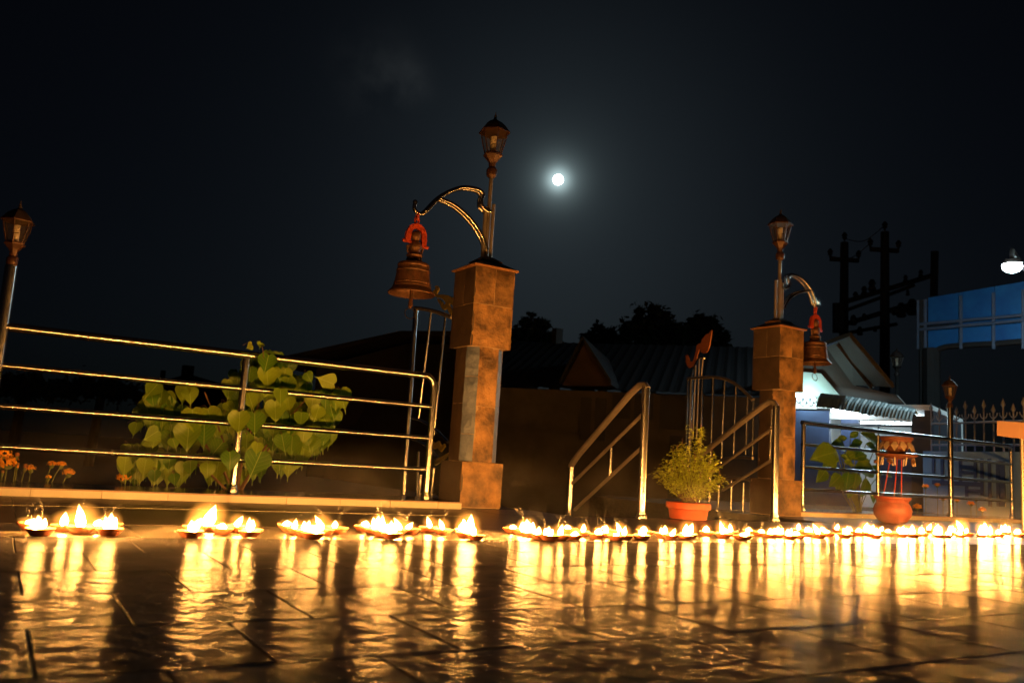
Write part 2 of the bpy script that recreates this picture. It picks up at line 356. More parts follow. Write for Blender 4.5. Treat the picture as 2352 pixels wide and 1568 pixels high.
def flame_mat():
    m = emis('flame', FLAME_C, 900); n, l = m.node_tree.nodes, m.node_tree.links; e = [q for q in n if q.type == 'EMISSION'][0]
    t = n.new('ShaderNodeTexCoord'); sx = n.new('ShaderNodeSeparateXYZ'); l.new(t.outputs['Object'], sx.inputs[0])
    cr = n.new('ShaderNodeValToRGB'); q = cr.color_ramp.elements; q[0].position = .0; q[0].color = (.35, .35, .35, 1); q[1].position = 1.0; q[1].color = (.002, .002, .002, 1)
    a = q.new(.22); a.color = (1, 1, 1, 1); a = q.new(.5); a.color = (.75, .75, .75, 1); a = q.new(.78); a.color = (.05, .05, .05, 1)
    l.new(sx.outputs[2], cr.inputs[0]); mu = n.new('ShaderNodeMath'); mu.operation = 'MULTIPLY'; mu.inputs[1].default_value = 840; l.new(cr.outputs[0], mu.inputs[0]); l.new(mu.outputs[0], e.inputs[1]); return m
M['flame'] = flame_mat()
def flame_glow_mat():                              # emissive halo added to imitate bloom round the flame, fading outwards
    m = bpy.data.materials.new('flame_glow_volume'); m.use_nodes = True; n, l = m.node_tree.nodes, m.node_tree.links; n.remove(n['Principled BSDF'])
    t = n.new('ShaderNodeTexCoord'); sb = n.new('ShaderNodeVectorMath'); sb.operation = 'SUBTRACT'; sb.inputs[1].default_value = (0, 0, .42); l.new(t.outputs['Object'], sb.inputs[0])
    dv = n.new('ShaderNodeVectorMath'); dv.operation = 'DIVIDE'; dv.inputs[1].default_value = (.95, .95, .85); l.new(sb.outputs[0], dv.inputs[0])
    ln = n.new('ShaderNodeVectorMath'); ln.operation = 'LENGTH'; l.new(dv.outputs[0], ln.inputs[0])
    mr = n.new('ShaderNodeMapRange'); mr.interpolation_type = 'SMOOTHSTEP'; mr.inputs['From Min'].default_value = .15; mr.inputs['From Max'].default_value = 1; mr.inputs['To Min'].default_value = 34; mr.inputs['To Max'].default_value = 0; l.new(ln.outputs['Value'], mr.inputs['Value'])
    e = n.new('ShaderNodeEmission'); e.inputs[0].default_value = (1.0, .36, .045, 1); l.new(mr.outputs[0], e.inputs[1]); l.new(e.outputs[0], n['Material Output'].inputs['Volume']); return m
M['flame_glow'] = flame_glow_mat()

# ================================================================== setting: ground, courtyard floor, landing
fl = MB().box((-4, -3, -.06), (16, 2.83, -.0022)).build('courtyard_floor', M['grout'], kind='structure', smooth=0)
ROWS = [.33, .63, .925, 1.222, 1.52, 1.835, 2.14, 2.47, 2.83]
tile_me = {}
for ri in range(len(ROWS) - 1):
    y0, y1 = ROWS[ri], ROWS[ri + 1]; h = y1 - y0
    x = (.08 if ri % 2 == 1 else .231) - .298 * 4
    while x < 2.05 * y1 + 1.3:
        key = round(h, 3)
        g = .0015
        if key not in tile_me:
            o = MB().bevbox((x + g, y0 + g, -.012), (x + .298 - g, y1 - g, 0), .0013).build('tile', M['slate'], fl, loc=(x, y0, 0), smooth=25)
            tile_me[key] = o.data; OFF[o] = Vector((x, y0, 0))
        else:
            o = place(tile_me[key], 'tile', fl, Matrix.Translation((x, y0, 0)))
        o.location.z = random.uniform(-.00015, .00015); o.rotation_euler = (random.uniform(-.0005, .0005), random.uniform(-.0005, .0005), random.uniform(-.004, .004))
        x += .298
land = MB().box((-4, 2.83, -.06), (16, 4.20, -.006)).box((-4, 4.20, -.06), (3.0, 5.1, -.006)).box((5.35, 4.20, -.06), (16, 5.4, -.006)).build('landing', M['grout'], kind='structure', smooth=0)
def slab_row(y0, y1, w, x0, x1, m, nm='tile'):
    x = x0; first = None
    while x < x1 - .01:
        xe = min(x + w, x1)
        o = MB().bevbox((x + .0015, y0 + .0015, -.01), (xe - .0015, y1 - .0015, 0), .0015).build(nm, m, land, loc=(x, y0, 0), smooth=25)
        o.location.z = random.uniform(-.0006, .0006); x = xe
slab_row(2.83, 3.24, .60, -1.38, 9.6, M['strip'])
slab_row(3.24, 4.0, .80, -1.5, 11, M['polished'])
slab_row(4.0, 4.197, .80, -1.5, 11, M['polished'])
slab_row(4.20, 4.62, .80, -1.5, 3.0, M['polished'])
slab_row(4.20, 4.85, .80, 5.36, 11, M['polished'])
MB().box((-.4, 3.9968, -.002), (2.15, 4.0032, .0012)).build('inlay_line', M['cream'], land, smooth=0)
st = MB()
for i in range(4): st.box((3.0, 4.20 + .3 * i, -.9), (5.35, 4.5 + .3 * i, -.16 * (i + 1)))
st.build('entrance_steps', M['house_wall'], kind='structure', smooth=0)
MB().box((-3, 5.1, -.3), (2.99, 9, .005)).build('flower_bed', M['soil'], kind='structure', smooth=0)
MB().box((5.36, 5.4, -.3), (14, 7.2, .003)).build('flower_bed', M['soil'], kind='structure', smooth=0)
MB().add([(-400, 5.1, -.66), (600, 5.1, -.66), (600, 900, -.66), (-400, 900, -.66)], [(0, 1, 2, 3)]).build('ground', M['earth'], kind='structure', smooth=0)

# ------------------------------------------------------------------ kerbs under the fences
def kerb(y0, y1, x0, x1, label, jx):
    k = thing('garden_kerb', (x0, y0, 0), label, 'kerb')
    MB().box((x0, y0 + .008, 0), (x1, y1, .036)).build('core', M['mortar'], k, smooth=0)
    xs = [x0] + [j for j in jx if x0 < j < x1] + [x1]
    for a, b in zip(xs, xs[1:]):
        MB().box((a + .0018, y0, .0), (b - .0018, y0 + .007, .033)).build('face_tile', M['cream'], k, smooth=0)
        MB().box((a + .001, y0 - .003, .0335), (b - .001, y0 + .010, .0395)).build('nosing', M['nosing'], k, smooth=0)
    x = x0
    while x < x1 - .01:
        xe = min(x + .6, x1); MB().box((x + .001, y0 + .0115, .0365), (xe - .001, y1, .0405)).build('top_slab', M['granite'], k, smooth=0); x = xe
    return k
kerb(4.55, 5.06, -1.7, 2.44, 'cream tiled kerb with dark top under the left steel fence', [-1.33 + .301 * i for i in range(9)] + [1.076 + .301 * i for i in range(6)])
kerb(4.86, 5.36, 5.80, 9.9, 'cream tiled kerb running right from the right stone pillar', [5.8 + .3 * i for i in range(15)])

# ------------------------------------------------------------------ stainless railings
def collar(mb, x, y, z, r):
    mb.lathe((x, y, z), [(r * 1.75, 0), (r * 1.75, .006), (r * 1.5, .008), (r * 1.5, .014), (r * 1.62, .016), (r * 1.55, .022), (r * 1.25, .026), (r * 1.25, .034), (r, .04)], 16)
RZ = [.797, .607, .411, .217]
f = thing('steel_fence', (1.146, 4.8, .04), 'polished steel four-rail fence in front of the heart-leaved shrub', 'fence')
MB().tube([(1.146, 4.8, .04), (1.146, 4.8, .775)], .0195, 14).build('post', M['steel'], f)
cb = MB(); collar(cb, 1.146, 4.8, .0405, .0195); cb.build('post_collar', M['steel'], f)
MB().tube([(2.318, 4.8, .04), (2.318, 4.8, .70)], .0205, 14, caps=False).build('post', M['steel'], f)
cb = MB(); collar(cb, 2.318, 4.8, .0405, .0205); cb.build('post_collar', M['steel'], f)
MB().tube([(2.318, 4.8, .695)] + [(2.318 - .07 + .07 * math.cos(a), 4.8, .73 + .067 * math.sin(a)) for a in [R(0), R(20), R(45), R(70), R(90)]] + [(2.22, 4.8, .797)], .0228, 14).build('elbow', M['steel'], f)
for i, z in enumerate(RZ):
    MB().tube([(-1.6, 4.8, z), (-.6, 4.8, z + .001), (.35, 4.8, z - .001), (1.2, 4.8, z), (2.225 if i == 0 else 2.31, 4.8, z)], .0222 if i == 0 else .0158, 14).build('rail', M['steel'], f)

def lantern(root, base, s, frame='lamp_iron', bulb='cfl', glow=False):
    B = Vector(base)
    def Z(h): return (B.x, B.y, B.z + h * s)
    q = MB().lathe(B, [(.020 * s, 0), (.033 * s, .012 * s), (.036 * s, .022 * s), (.037 * s, .055 * s), (.03 * s, .066 * s), (.022 * s, .075 * s), (.026 * s, .092 * s)], 14)
    q.build('knob', M[frame], root)
    cup = MB().lathe(B, [(.022 * s, .092 * s), (.026 * s, .105 * s), (.045 * s, .13 * s), (.066 * s, .152 * s), (.068 * s, .160 * s), (.058 * s, .166 * s)], 6, phase=.3).build('cup', M[frame], root, smooth=20)
    prof = [(.056, .168), (.068, .21), (.080, .255), (.088, .295), (.091, .318)]
    fr = MB()
    for k in range(6):
        w = .3 + k * math.pi / 3
        fr.tube([Vector((B.x + r * s * math.cos(w), B.y + r * s * math.sin(w), B.z + h * s)) for r, h in prof], .0042 * s, 5)
    fr.lathe((B.x, B.y, B.z + .164 * s), [(.060 * s, 0), (.060 * s, .008 * s), (.05 * s, .008 * s), (.05 * s, 0)], 6, phase=.3, cap=False)
    fr.build('frame', M[frame], root)
    for k in range(6):
        w, w2 = .3 + k * math.pi / 3, .3 + (k + 1) * math.pi / 3; p = MB(); vs = []
        for r, h in prof:
            rr = r * .965 * s
            vs += [(B.x + rr * math.cos(w), B.y + rr * math.sin(w), B.z + h * s), (B.x + rr * math.cos(w2), B.y + rr * math.sin(w2), B.z + h * s)]
        p.add(vs, [(2 * i, 2 * i + 1, 2 * i + 3, 2 * i + 2) for i in range(4)]); p.build('pane', M['glass'], root)
    rf = MB().lathe(B, [(.090 * s, .318 * s), (.108 * s, .312 * s), (.110 * s, .320 * s), (.098 * s, .334 * s)], 6, phase=.3).build('eave', M[frame], root, smooth=20)
    r2 = MB().lathe(B, [(.098 * s, .3342 * s), (.075 * s, .365 * s), (.048 * s, .39 * s), (.022 * s, .405 * s), (.012 * s, .412 * s)], 6, phase=.3).build('roof', M['lamp_dark'], root, smooth=20)
    MB().lathe(B, [(.010 * s, .411 * s), (.014 * s, .418 * s), (.008 * s, .426 * s), (.010 * s, .434 * s), (.004 * s, .447 * s), (.0015 * s, .466 * s)], 8).build('finial', M['lamp_dark'], r2)
    bl = MB().lathe(B, [(.017 * s, .166 * s), (.021 * s, .18 * s), (.021 * s, .226 * s), (.017 * s, .232 * s)], 12).build('bulb_base', M['cfl'], root)
    pts = [(B.x + .017 * s * math.cos(t), B.y + .017 * s * math.sin(t), B.z + (.236 + .052 * t / (2 * math.pi * 4)) * s) for t in [i * .45 for i in range(57)]]
    MB().tube(pts, .0062 * s, 6).build('spiral_tube', M['cfl'], bl)

def lamp_post(x, y, ztop, r, label, s=.72, lean=(0, 0)):
    t = thing('lamp_post', (x, y, .04), label, 'lamp post', 'steel lamp posts standing in the fences')
    MB().tube([(x, y, .0405), (x + lean[0], y, ztop)], r, 16).build('post', M['steel'], t)
    cb = MB(); collar(cb, x, y, .0407, r); cb.build('post_collar', M['steel'], t)
    lantern(t, (x + lean[0], y, ztop - .004), s)
    return t
lamp_post(-.035, 4.8, 1.10, .028, 'tall steel post with lantern at the left end of the left fence')

# right fence
f2 = thing('steel_fence', (7.2, 5.06, .04), 'polished steel four-rail fence right of the right stone pillar', 'fence')
pR = [atY(1846, 970, 5.06), atY(2017, 990, 5.06), atY(2183, 1010, 5.06), atY(2322, 1024, 5.06)]
z0 = pR[0].z
R2 = [.80, .61, .415, .22]
for i, p in enumerate(pR):
    if i == 2: continue
    MB().tube([(p.x, 5.06, .0405), (p.x, 5.06, R2[0] - .04)] + ([(p.x, 5.06, R2[0])] if i == 0 else []), .019, 12).build('post', M['steel'], f2)
    cb = MB(); collar(cb, p.x, 5.06, .0408, .019); cb.build('post_collar', M['steel'], f2)
for i, z in enumerate(R2):
    MB().tube([(pR[0].x - .02, 5.06, z), (pR[1].x, 5.06, z), (pR[2].x, 5.06, z), (pR[3].x - (.06 if i == 0 else 0), 5.06, z)], .0215 if i == 0 else .0155, 12).build('rail', M['steel'], f2)
MB().tube([(pR[3].x - .07, 5.06, .80), (pR[3].x - .03, 5.06, .795), (pR[3].x - .006, 5.06, .775), (pR[3].x, 5.06, .74)], .0215, 12).build('elbow', M['steel'], f2)
pL = atY(2180, 936, 5.06)
lamp_post(pR[2].x, 5.06, pL.z, .026, 'steel post with small lantern in the right fence, behind the round pot')

# handrails of the steps
def handrail(name_label, x, near, pts_top, mids, far, extra=None):
    t = thing('stair_handrail', (x, near[1], 0), name_label, 'handrail', 'steel handrails of the entrance steps')
    MB().tube([(x, near[1], 0), (x, near[1], near[2])], .0255, 14).build('post', M['steel'], t)
    cb = MB(); collar(cb, x, near[1], .0005, .0255); cb.build('post_collar', M['steel'], t)
    MB().tube(pts_top, .0215, 12).build('handrail_tube', M['steel_dull'], t)
    if far: MB().tube([(x, far[0], -.5), (x, far[0], far[1])], .0195, 12).build('post', M['steel'], t)
    for a, b in mids: MB().tube([a, b], .0115, 10).build('rail', M['steel_dull'], t)
    if extra: MB().tube(extra, .01, 10).build('baluster', M['steel'], t)
xl = 3.515
tp = [atX(*p, xl) for p in [(1487, 893), (1481, 884), (1470, 884), (1448, 904), (1332, 1040), (1316, 1062), (1311, 1072)]]
handrail('steel handrail left of the potted basil, sloping down the steps', xl, (xl, 4.178, .83), tp,
         [(atX(1475, 952, xl), atX(1314, 1110, xl)), (atX(1473, 1028, xl), atX(1320, 1170, xl))], (atX(1312, 1072, xl).y, atX(1312, 1072, xl).z), [atX(1404, 1028, xl), atX(1401, 1092, xl)])
xr = 4.86
tp = [atX(*p, xr) for p in [(1783, 934), (1777, 924), (1768, 921), (1752, 932), (1700, 972), (1650, 1012), (1600, 1052)]]
handrail('steel handrail before the right stone pillar, sloping down the steps', xr, (xr, atX(1783, 932, xr).y, atX(1783, 932, xr).z), tp,
         [(atX(1776, 982, xr), atX(1630, 1088, xr)), (atX(1774, 1055, xr), atX(1660, 1125, xr))], None, [atX(1774, 940, xr), atX(1768, 1060, xr)])

# ------------------------------------------------------------------ stone pillars
def pillar(cx, cy, zs, label, grey):
    w = .148; t = thing('stone_pillar', (cx, cy, 0), label, 'pillar', 'stone gate pillars')
    zb, zs1, zt = zs
    th = .011
    MB().box((cx - w + .0055, cy - w + .0055, 0), (cx + w - .0055, cy + w - .0055, zb - .004)).build('core', M['mortar'], t, smooth=0)
    def riven(p, q, n_, z0, z1, m, th_=.011):    # one split-faced slab: p-q along its foot, n_ outwards
        d = (q - p); L = d.length; d = d / L; nx = max(4, int(L / .035)); nz_ = max(4, int((z1 - z0) / .035)); sd = random.uniform(0, 99); out = random.uniform(0, .002)
        vs = []
        for k in range(nz_ + 1):
            for i_ in range(nx + 1):
                u, v = i_ / nx, k / nz_; edge = min(u, 1 - u) * L < .004 or min(v, 1 - v) * (z1 - z0) < .004
                X_ = p + d * (u * L); z = z0 + (z1 - z0) * v
                h_ = .0042 * noise.fractal(Vector((u * L * 9 + sd, v * (z1 - z0) * 9, sd)), 1.0, 2.0, 4) 
                if edge: h_ = h_ * .6 - .003 - .002 * random.random() ** 2; X_ = X_ + d * random.uniform(-.0012, .0012); z += random.uniform(-.0012, .0012)
                X_ = X_ + n_ * (h_ + out); vs.append((cx + X_.x, cy + X_.y, z))
        N_ = (nx + 1) * (nz_ + 1); fs = [(k * (nx + 1) + i_, k * (nx + 1) + i_ + 1, (k + 1) * (nx + 1) + i_ + 1, (k + 1) * (nx + 1) + i_) for k in range(nz_) for i_ in range(nx)]
        ring = list(range(nx + 1)) + [k * (nx + 1) + nx for k in range(1, nz_ + 1)] + [nz_ * (nx + 1) + i_ for i_ in range(nx - 1, -1, -1)] + [k * (nx + 1) for k in range(nz_ - 1, 0, -1)]
        for r_ in ring: vs.append((vs[r_][0] - n_.x * th_, vs[r_][1] - n_.y * th_, vs[r_][2]))
        R_ = len(ring)
        for a_ in range(R_): fs.append((ring[a_], N_ + a_, N_ + (a_ + 1) % R_, ring[(a_ + 1) % R_]))
        fs.append(tuple(range(N_, N_ + R_)))
        return MB().add(vs, fs).build('stone_slab', m, t, smooth=50)
    def face(u0, u1, z0, z1, side, ww, m, jit=.0025):
        g = .0026; p, q, n_ = Vector((u0 + g, -ww, 0)), Vector((u1 - g, -ww, 0)), Vector((0, -1, 0)); rot_ = Matrix.Rotation(side * math.pi / 2, 3, 'Z')
        return riven(rot_ @ p, rot_ @ q, rot_ @ n_, z0 + g, z1 - g, m)
    for s_ in range(4):
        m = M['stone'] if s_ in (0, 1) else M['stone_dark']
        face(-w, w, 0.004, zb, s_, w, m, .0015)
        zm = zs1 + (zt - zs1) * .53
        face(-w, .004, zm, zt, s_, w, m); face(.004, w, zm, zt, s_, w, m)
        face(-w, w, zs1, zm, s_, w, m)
    MB().box((cx - w + .0055, cy - w + .0055, zs1 + .004), (cx + w - .0055, cy + w - .0055, zt - .002)).build('core', M['mortar'], t, smooth=0)
    # octagonal shaft: four broad faces and four chamfers
    a, b = w - .012, .072
    oct_ = [(-b, -a), (b, -a), (a, -b), (a, b), (b, a), (-b, a), (-a, b), (-a, -b)]
    sh = MB(); k_ = .968
    sh.add([(cx + x * k_, cy + y * k_, z) for z in (zb - .003, zs1 + .006) for x, y in oct_], [tuple(range(7, -1, -1)), tuple(range(8, 16))] + [(i, (i + 1) % 8, 8 + (i + 1) % 8, 8 + i) for i in range(8)])
    sh.build('shaft_core', M['mortar'], t, smooth=0)
    H = zs1 - zb
    for i in range(8):
        p, q = Vector((*oct_[i], 0)), Vector((*oct_[(i + 1) % 8], 0)); d = (q - p).normalized(); n = Vector((d.y, -d.x, 0))
        cuts = {0: [0, .48, 1], 7: [0, .235, .735, 1], 1: [0, .5, .76, 1]}.get(i, [0, .5, 1])
        for c0, c1 in zip(cuts, cuts[1:]):
            z0_, z1_ = zb + H * c0 + .0015, zb + H * c1 - .0015
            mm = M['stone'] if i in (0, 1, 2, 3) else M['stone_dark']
            if i in (7, 1): mm = M['stone_grey'] if grey else M['stone']
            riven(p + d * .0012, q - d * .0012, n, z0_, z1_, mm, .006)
    # cap: thin eave and two shallow pyramids
    cw = w + .016
    cp = thing_part = MB().box((cx - cw, cy - cw, zt + .001), (cx + cw, cy + cw, zt + .011)).build('cap_eave', M['cap_edge'], t, smooth=0)
    def frus(w0, w1, z0_, z1_): return MB().add([(cx + sx * ww, cy + sy * ww, z) for ww, z in ((w0, z0_), (w1, z1_)) for sx, sy in ((-1, -1), (1, -1), (1, 1), (-1, 1))], [(3, 2, 1, 0), (4, 5, 6, 7), (0, 1, 5, 4), (1, 2, 6, 5), (2, 3, 7, 6), (3, 0, 4, 7)])
    frus(cw - .002, .075, zt + .0112, zt + .062).build('cap_roof', M['cap'], t, smooth=0)
    MB().box((cx - .082, cy - .082, zt + .0622), (cx + .082, cy + .082, zt + .069)).build('cap_band', M['cap_edge'], t, smooth=0)
    frus(.080, .028, zt + .0692, zt + .105).build('cap_top', M['cap'], t, smooth=0)
    return t
PL, PRt = (2.625, 4.80), (5.622, 4.97)
pillar(*PL, (.284, 1.008, 1.522), 'brown stone gate pillar with grey chamfer slabs beside the left fence', True)
pillar(*PRt, (.295, 1.03, 1.556), 'dark brown stone gate pillar behind the right handrail', False)

# lamp, bracket and bell on each pillar
def bell(hook, s, label, open_gap=.0):
    hx, hy, hz = hook
    # bell rim centre below the hook; s = metres per drawing unit
    zr = hz - 640 * s
    t = thing('temple_bell', (hx, hy, zr), label, 'bell', 'bronze bells hanging from the pillar brackets')
    c = (hx, hy, zr)
    prof = [(168, 14), (176, 4), (179, 0), (181, 6), (178, 14), (163, 30), (149, 48), (146, 54), (147, 60), (142, 66), (140, 78), (142, 84), (137, 90), (132, 118), (128, 150), (125, 172), (129, 178), (129, 186), (123, 192), (120, 212), (124, 220), (121, 232), (112, 242), (84, 250), (64, 258), (58, 266), (62, 274), (58, 282), (50, 290)]
    b = MB().lathe(c, [(r * s, h * s) for r, h in prof], 40, cap=False).build('bell_body', M['bronze'], t, smooth=25)
    inner = [(168, 14), (150, 34), (132, 60), (122, 120), (115, 180), (106, 228), (0.5, 238)]
    MB().lathe(c, [(r * s, h * s) for r, h in inner], 40, cap=False).build('bell_inside', M['bronze'], b)
    MB().lathe(c, [(r * s, h * s) for r, h in [(50, 290), (60, 296), (64, 304), (58, 312), (46, 320), (40, 340), (46, 356), (52, 372), (48, 392), (36, 410), (28, 420), (30, 432), (38, 446), (40, 466), (34, 486), (20, 498), (2, 502)]], 24, cap=False).build('crown', M['bronze'], t)
    for sg in (-1, 1):
        MB().tube([Vector((hx + sg * 38 * s, hy, zr + 380 * s)), Vector((hx + sg * 66 * s, hy, zr + 372 * s)), Vector((hx + sg * 56 * s, hy, zr + 330 * s)), Vector((hx + sg * 40 * s, hy, zr + 318 * s))], 11 * s, 8).build('crown_loop', M['bronze'], t)
    # iron shackle: flat inverted U, pin and link
    out = [(-88, 398), (-90, 430), (-82, 490), (-60, 532), (-28, 552), (0, 558), (28, 552), (60, 532), (82, 490), (88, 430), (86, 378)]
    inn = [(46, 380), (48, 430), (44, 478), (30, 506), (0, 518), (-30, 506), (-44, 478), (-48, 430), (-46, 398)]
    MB().prism([(hx + x * s, hy - 16 * s, zr + z * s) for x, z in out + inn], (0, 32 * s, 0)).build('shackle', M['red_iron'], t, smooth=0)
    for sg in (-1, 1):
        MB().tube([(hx + sg * 30 * s, hy, zr + (402 - 6 * sg) * s), (hx + sg * 108 * s, hy, zr + (398 - 12 * sg) * s)], 13 * s, 10).build('shackle_pin', M['red_iron'], t)
    MB().tube([(hx + 16 * s * math.cos(a), hy + 6 * s, zr + (584 + 34 * math.sin(a)) * s) for a in [i * math.pi / 6 for i in range(13)]], 8 * s, 8, caps=False).build('link', M['red_iron'], t)
    MB().tube([(hx - 2 * s, hy + 15 * s * math.cos(a), zr + (620 + 30 * math.sin(a)) * s) for a in [i * math.pi / 6 for i in range(13)]], 9 * s, 8, caps=False).build('link', M['red_iron'], t)
    cl = MB().lathe((hx, hy, zr), [(14 * s, 230 * s), (14 * s, -50 * s), (17 * s, -56 * s), (19 * s, -92 * s), (12 * s, -100 * s), (5 * s, -108 * s)], 12).build('clapper', M['bronze'], t)
    MB().tube([(hx + 41 * s * math.cos(a), hy + 8 * s * math.sin(a), zr + (-146 + 41 * math.sin(a)) * s) for a in [i * math.pi / 14 for i in range(29)]], 3.4 * s, 6, caps=False).build('ring', M['chain'], cl)
    return t

def pole_lamp(cx, cy, zt, knob_z, arm_px, brace_px, hook_px, side, label):
    t = thing('pillar_lamp', (cx, cy, zt + .1), label, 'lamp', 'lantern lamps on the gate pillars')
    zt2 = zt + .1
    MB().tube([(cx, cy, zt2 - .01), (cx, cy, knob_z + .01)], [.0165, .0135], 14).build('pole', M['steel_dull'], t)
    for dx, dy, zz in ((-side * .03, -.006, .62), (side * .018, -.026, .66), (side * .012, .028, .66)):
        MB().tube([(cx + dx, cy + dy, zt2 - .02), (cx + dx, cy + dy, zt2 + zz * (knob_z - zt2))], .0125, 12).build('stay_pipe', M['steel_dull'], t)
    for dy in (-.019, .019):
        MB().tube(arc([p + Vector((0, dy, 0)) for p in arm_px], 5), .0135, 10).build('bracket_arm', M['steel'], t)
        MB().tube(arc([p + Vector((0, dy, 0)) for p in brace_px], 5), .0125, 10).build('bracket_brace', M['steel'], t)
    MB().tube(arc(hook_px, 5), [.0155] * 5 + [.013] * (5 * (len(hook_px) - 2) + 1 - 0), 12).build('hook', M['steel'], t) if len(hook_px) > 2 else None
    MB().lathe(hook_px[-1], [(.003, -.016), (.013, -.010), (.016, 0), (.013, .010), (.003, .016)], 12).build('hook_ball', M['steel'], t)
    lantern(t, (cx, cy, knob_z), 1.0)
    return t
c4 = lambda x, y: atY(857.5 + x * .3204, 232.75 + y * .3204, PL[1])
arm = [c4(*p) for p in [(846, 797), (806, 790), (772, 757), (768, 712), (778, 672), (742, 638), (640, 622), (540, 650), (460, 700), (372, 792)]]
brace = [c4(*p) for p in [(463, 698), (580, 752), (700, 862), (775, 980), (806, 1072)]]
hook = [c4(*p) for p in [(380, 782), (350, 806), (318, 800), (295, 770), (300, 722)]]
kz = atY(1133, 410, PL[1]).z
pole_lamp(PL[0], PL[1], 1.522, kz, arm, brace, hook, 1, 'lantern on pole with curved bell bracket atop the left stone pillar')
hb = c4(332, 800)
bell((hb.x - .012, PL[1], hb.z - .006), 0.297 / 362, 'large bronze bell hanging above the left fence, left of the near pillar')
c8 = lambda x, y: atY(1653.75 + x * .2734, 459.4 + y * .2734, PRt[1])
arm = [c8(*p) for p in [(508, 735), (540, 742), (566, 716), (560, 670), (562, 640), (590, 630), (650, 650), (710, 702), (760, 775), (793, 880)]]
brace = [c8(*p) for p in [(524, 912), (556, 845), (618, 792), (690, 768), (752, 762)]]
hook = [c8(*p) for p in [(788, 868), (800, 896), (818, 894), (830, 878), (822, 850)]]
pole_lamp(PRt[0], PRt[1], 1.556, c8(495, 505).z, arm, brace, hook, -1, 'lantern on pole with curved bell bracket atop the right stone pillar')
hb = c8(803, 900)
bell((hb.x, PRt[1], hb.z - .002), 0.312 / 362 * .92, 'smaller bronze bell hanging right of the far pillar')

# ------------------------------------------------------------------ gate leaves, swung open outwards
def free_end(hinge, px, py, length):
    d = ray(px, py); best = None
    for i in range(1, 4000):
        t = i * .004; p = CAM + d * t; q = math.hypot(p.x - hinge[0], p.y - hinge[1])
        if p.y > hinge[1] and (best is None or abs(q - length) < best[0]): best = (abs(q - length), p)
    return best[1]
def gate(hinge, fpx, fpy, length, label):
    fe = free_end(hinge, fpx, fpy, length); dr = Vector((fe.x - hinge[0], fe.y - hinge[1], 0)).normalized()
    t = thing('gate_leaf', (hinge[0], hinge[1], -.05), label, 'gate', 'open steel gate leaves')
    return t, (lambda px, py: atV(px, py, hinge, dr)), dr
def bars(t, P, segs, r, name='bar', m='steel'):
    for a, b in segs: MB().tube([P(*a), P(*b)], r, 10).build(name, M[m], t)
# right leaf (drawing px of the survey crop mapped to the picture)
q7 = lambda x, y: (1531.25 + x * .2734, 735 + y * .2734)
t, P, dr = gate((5.50, 5.15), *q7(190, 900), 1.2, 'steel barred gate leaf behind the potted basil, joined to the right pillar')
PQ = lambda x, y: P(*q7(x, y))
bars(t, PQ, [((205, 495), (172, 1640))], .022, 'stile')
bars(t, PQ, [((178, 490), (150, 1640))], .008, 'stile')
MB().tube(arc([PQ(*p) for p in [(178, 492), (290, 482), (400, 478), (510, 500), (600, 552), (680, 625), (725, 672)]], 5), .015, 10).build('top_arch', M['steel_dull'], t)
bars(t, PQ, [((298, 490), (270, 1640)), ((390, 488), (352, 1640)), ((488, 504), (455, 1220)), ((584, 550), (560, 1150)), ((680, 625), (664, 1130)), ((728, 676), (720, 1130))], .010)
bars(t, PQ, [((440, 1385), (428, 1640)), ((545, 1345), (538, 1640)), ((646, 1365), (640, 1640))], .010)
MB().tube(arc([PQ(*p) for p in [(180, 1290), (300, 1240), (450, 1180), (520, 1158), (620, 1150), (725, 1160)]], 5), .013, 10).build('lower_arch', M['steel_dull'], t)
MB().tube(arc([PQ(*p) for p in [(180, 1430), (330, 1390), (450, 1350), (540, 1325), (650, 1330), (720, 1345)]], 5), .013, 10).build('lower_arch', M['steel_dull'], t)
# raised crest with its slender bars and the bird ornament
MB().tube(arc([PQ(*p) for p in [(206, 480), (222, 425), (242, 372), (268, 326), (296, 313), (318, 320)]], 5), .011, 10).build('crest_arch', M['steel'], t)
bars(t, PQ, [((245, 380), (218, 1000)), ((275, 322), (250, 1000)), ((305, 320), (290, 480))], .008, 'crest_bar', 'steel_dull')
def ornament(name, poly, P, m, parent, th=.012):
    pts = [P(*p) for p in poly]
    MB().prism(pts, dr.cross(Vector((0, 0, 1))) * th).build(name, M[m], parent, smooth=0)
ornament('ornament', [(158, 296), (172, 292), (184, 312), (190, 345), (215, 350), (230, 318), (243, 265), (250, 215), (266, 195), (285, 196), (292, 168), (312, 140), (330, 118), (352, 112), (376, 82), (372, 130), (362, 190), (352, 240), (336, 268), (310, 280), (284, 268), (286, 242), (272, 250), (258, 290), (248, 330), (232, 372), (208, 392), (186, 400), (170, 385), (160, 345)], PQ, 'orn_orange', t)
# left leaf
q6 = lambda x, y: (888.1 + x * .15625, 637 + y * .15625)
t, P, dr = gate((2.60, 5.10), *q6(400, 1000), .95, 'steel barred gate leaf behind the left fence end post')
PQ = lambda x, y: P(*q6(x, y))
bars(t, PQ, [((432, 470), (240, 3220))], .020, 'stile')
bars(t, PQ, [((418, 470), (230, 3220))], .007, 'stile')
MB().tube(arc([PQ(*p) for p in [(412, 448), (540, 462), (680, 492), (800, 530), (900, 566), (960, 592)]], 5), .015, 10).build('top_arch', M['steel_dull'], t)
bars(t, PQ, [((655, 510), (470, 2060)), ((864, 580), (690, 2300))], .009)
bars(t, PQ, [((500, 2900), (470, 3230)), ((470, 2560), (440, 3230)), ((690, 2800), (650, 3230))], .010)
MB().tube(arc([PQ(*p) for p in [(370, 2060), (480, 2090), (640, 2180), (800, 2310), (900, 2420)]], 5), .010, 10).build('lower_arch', M['steel'], t)
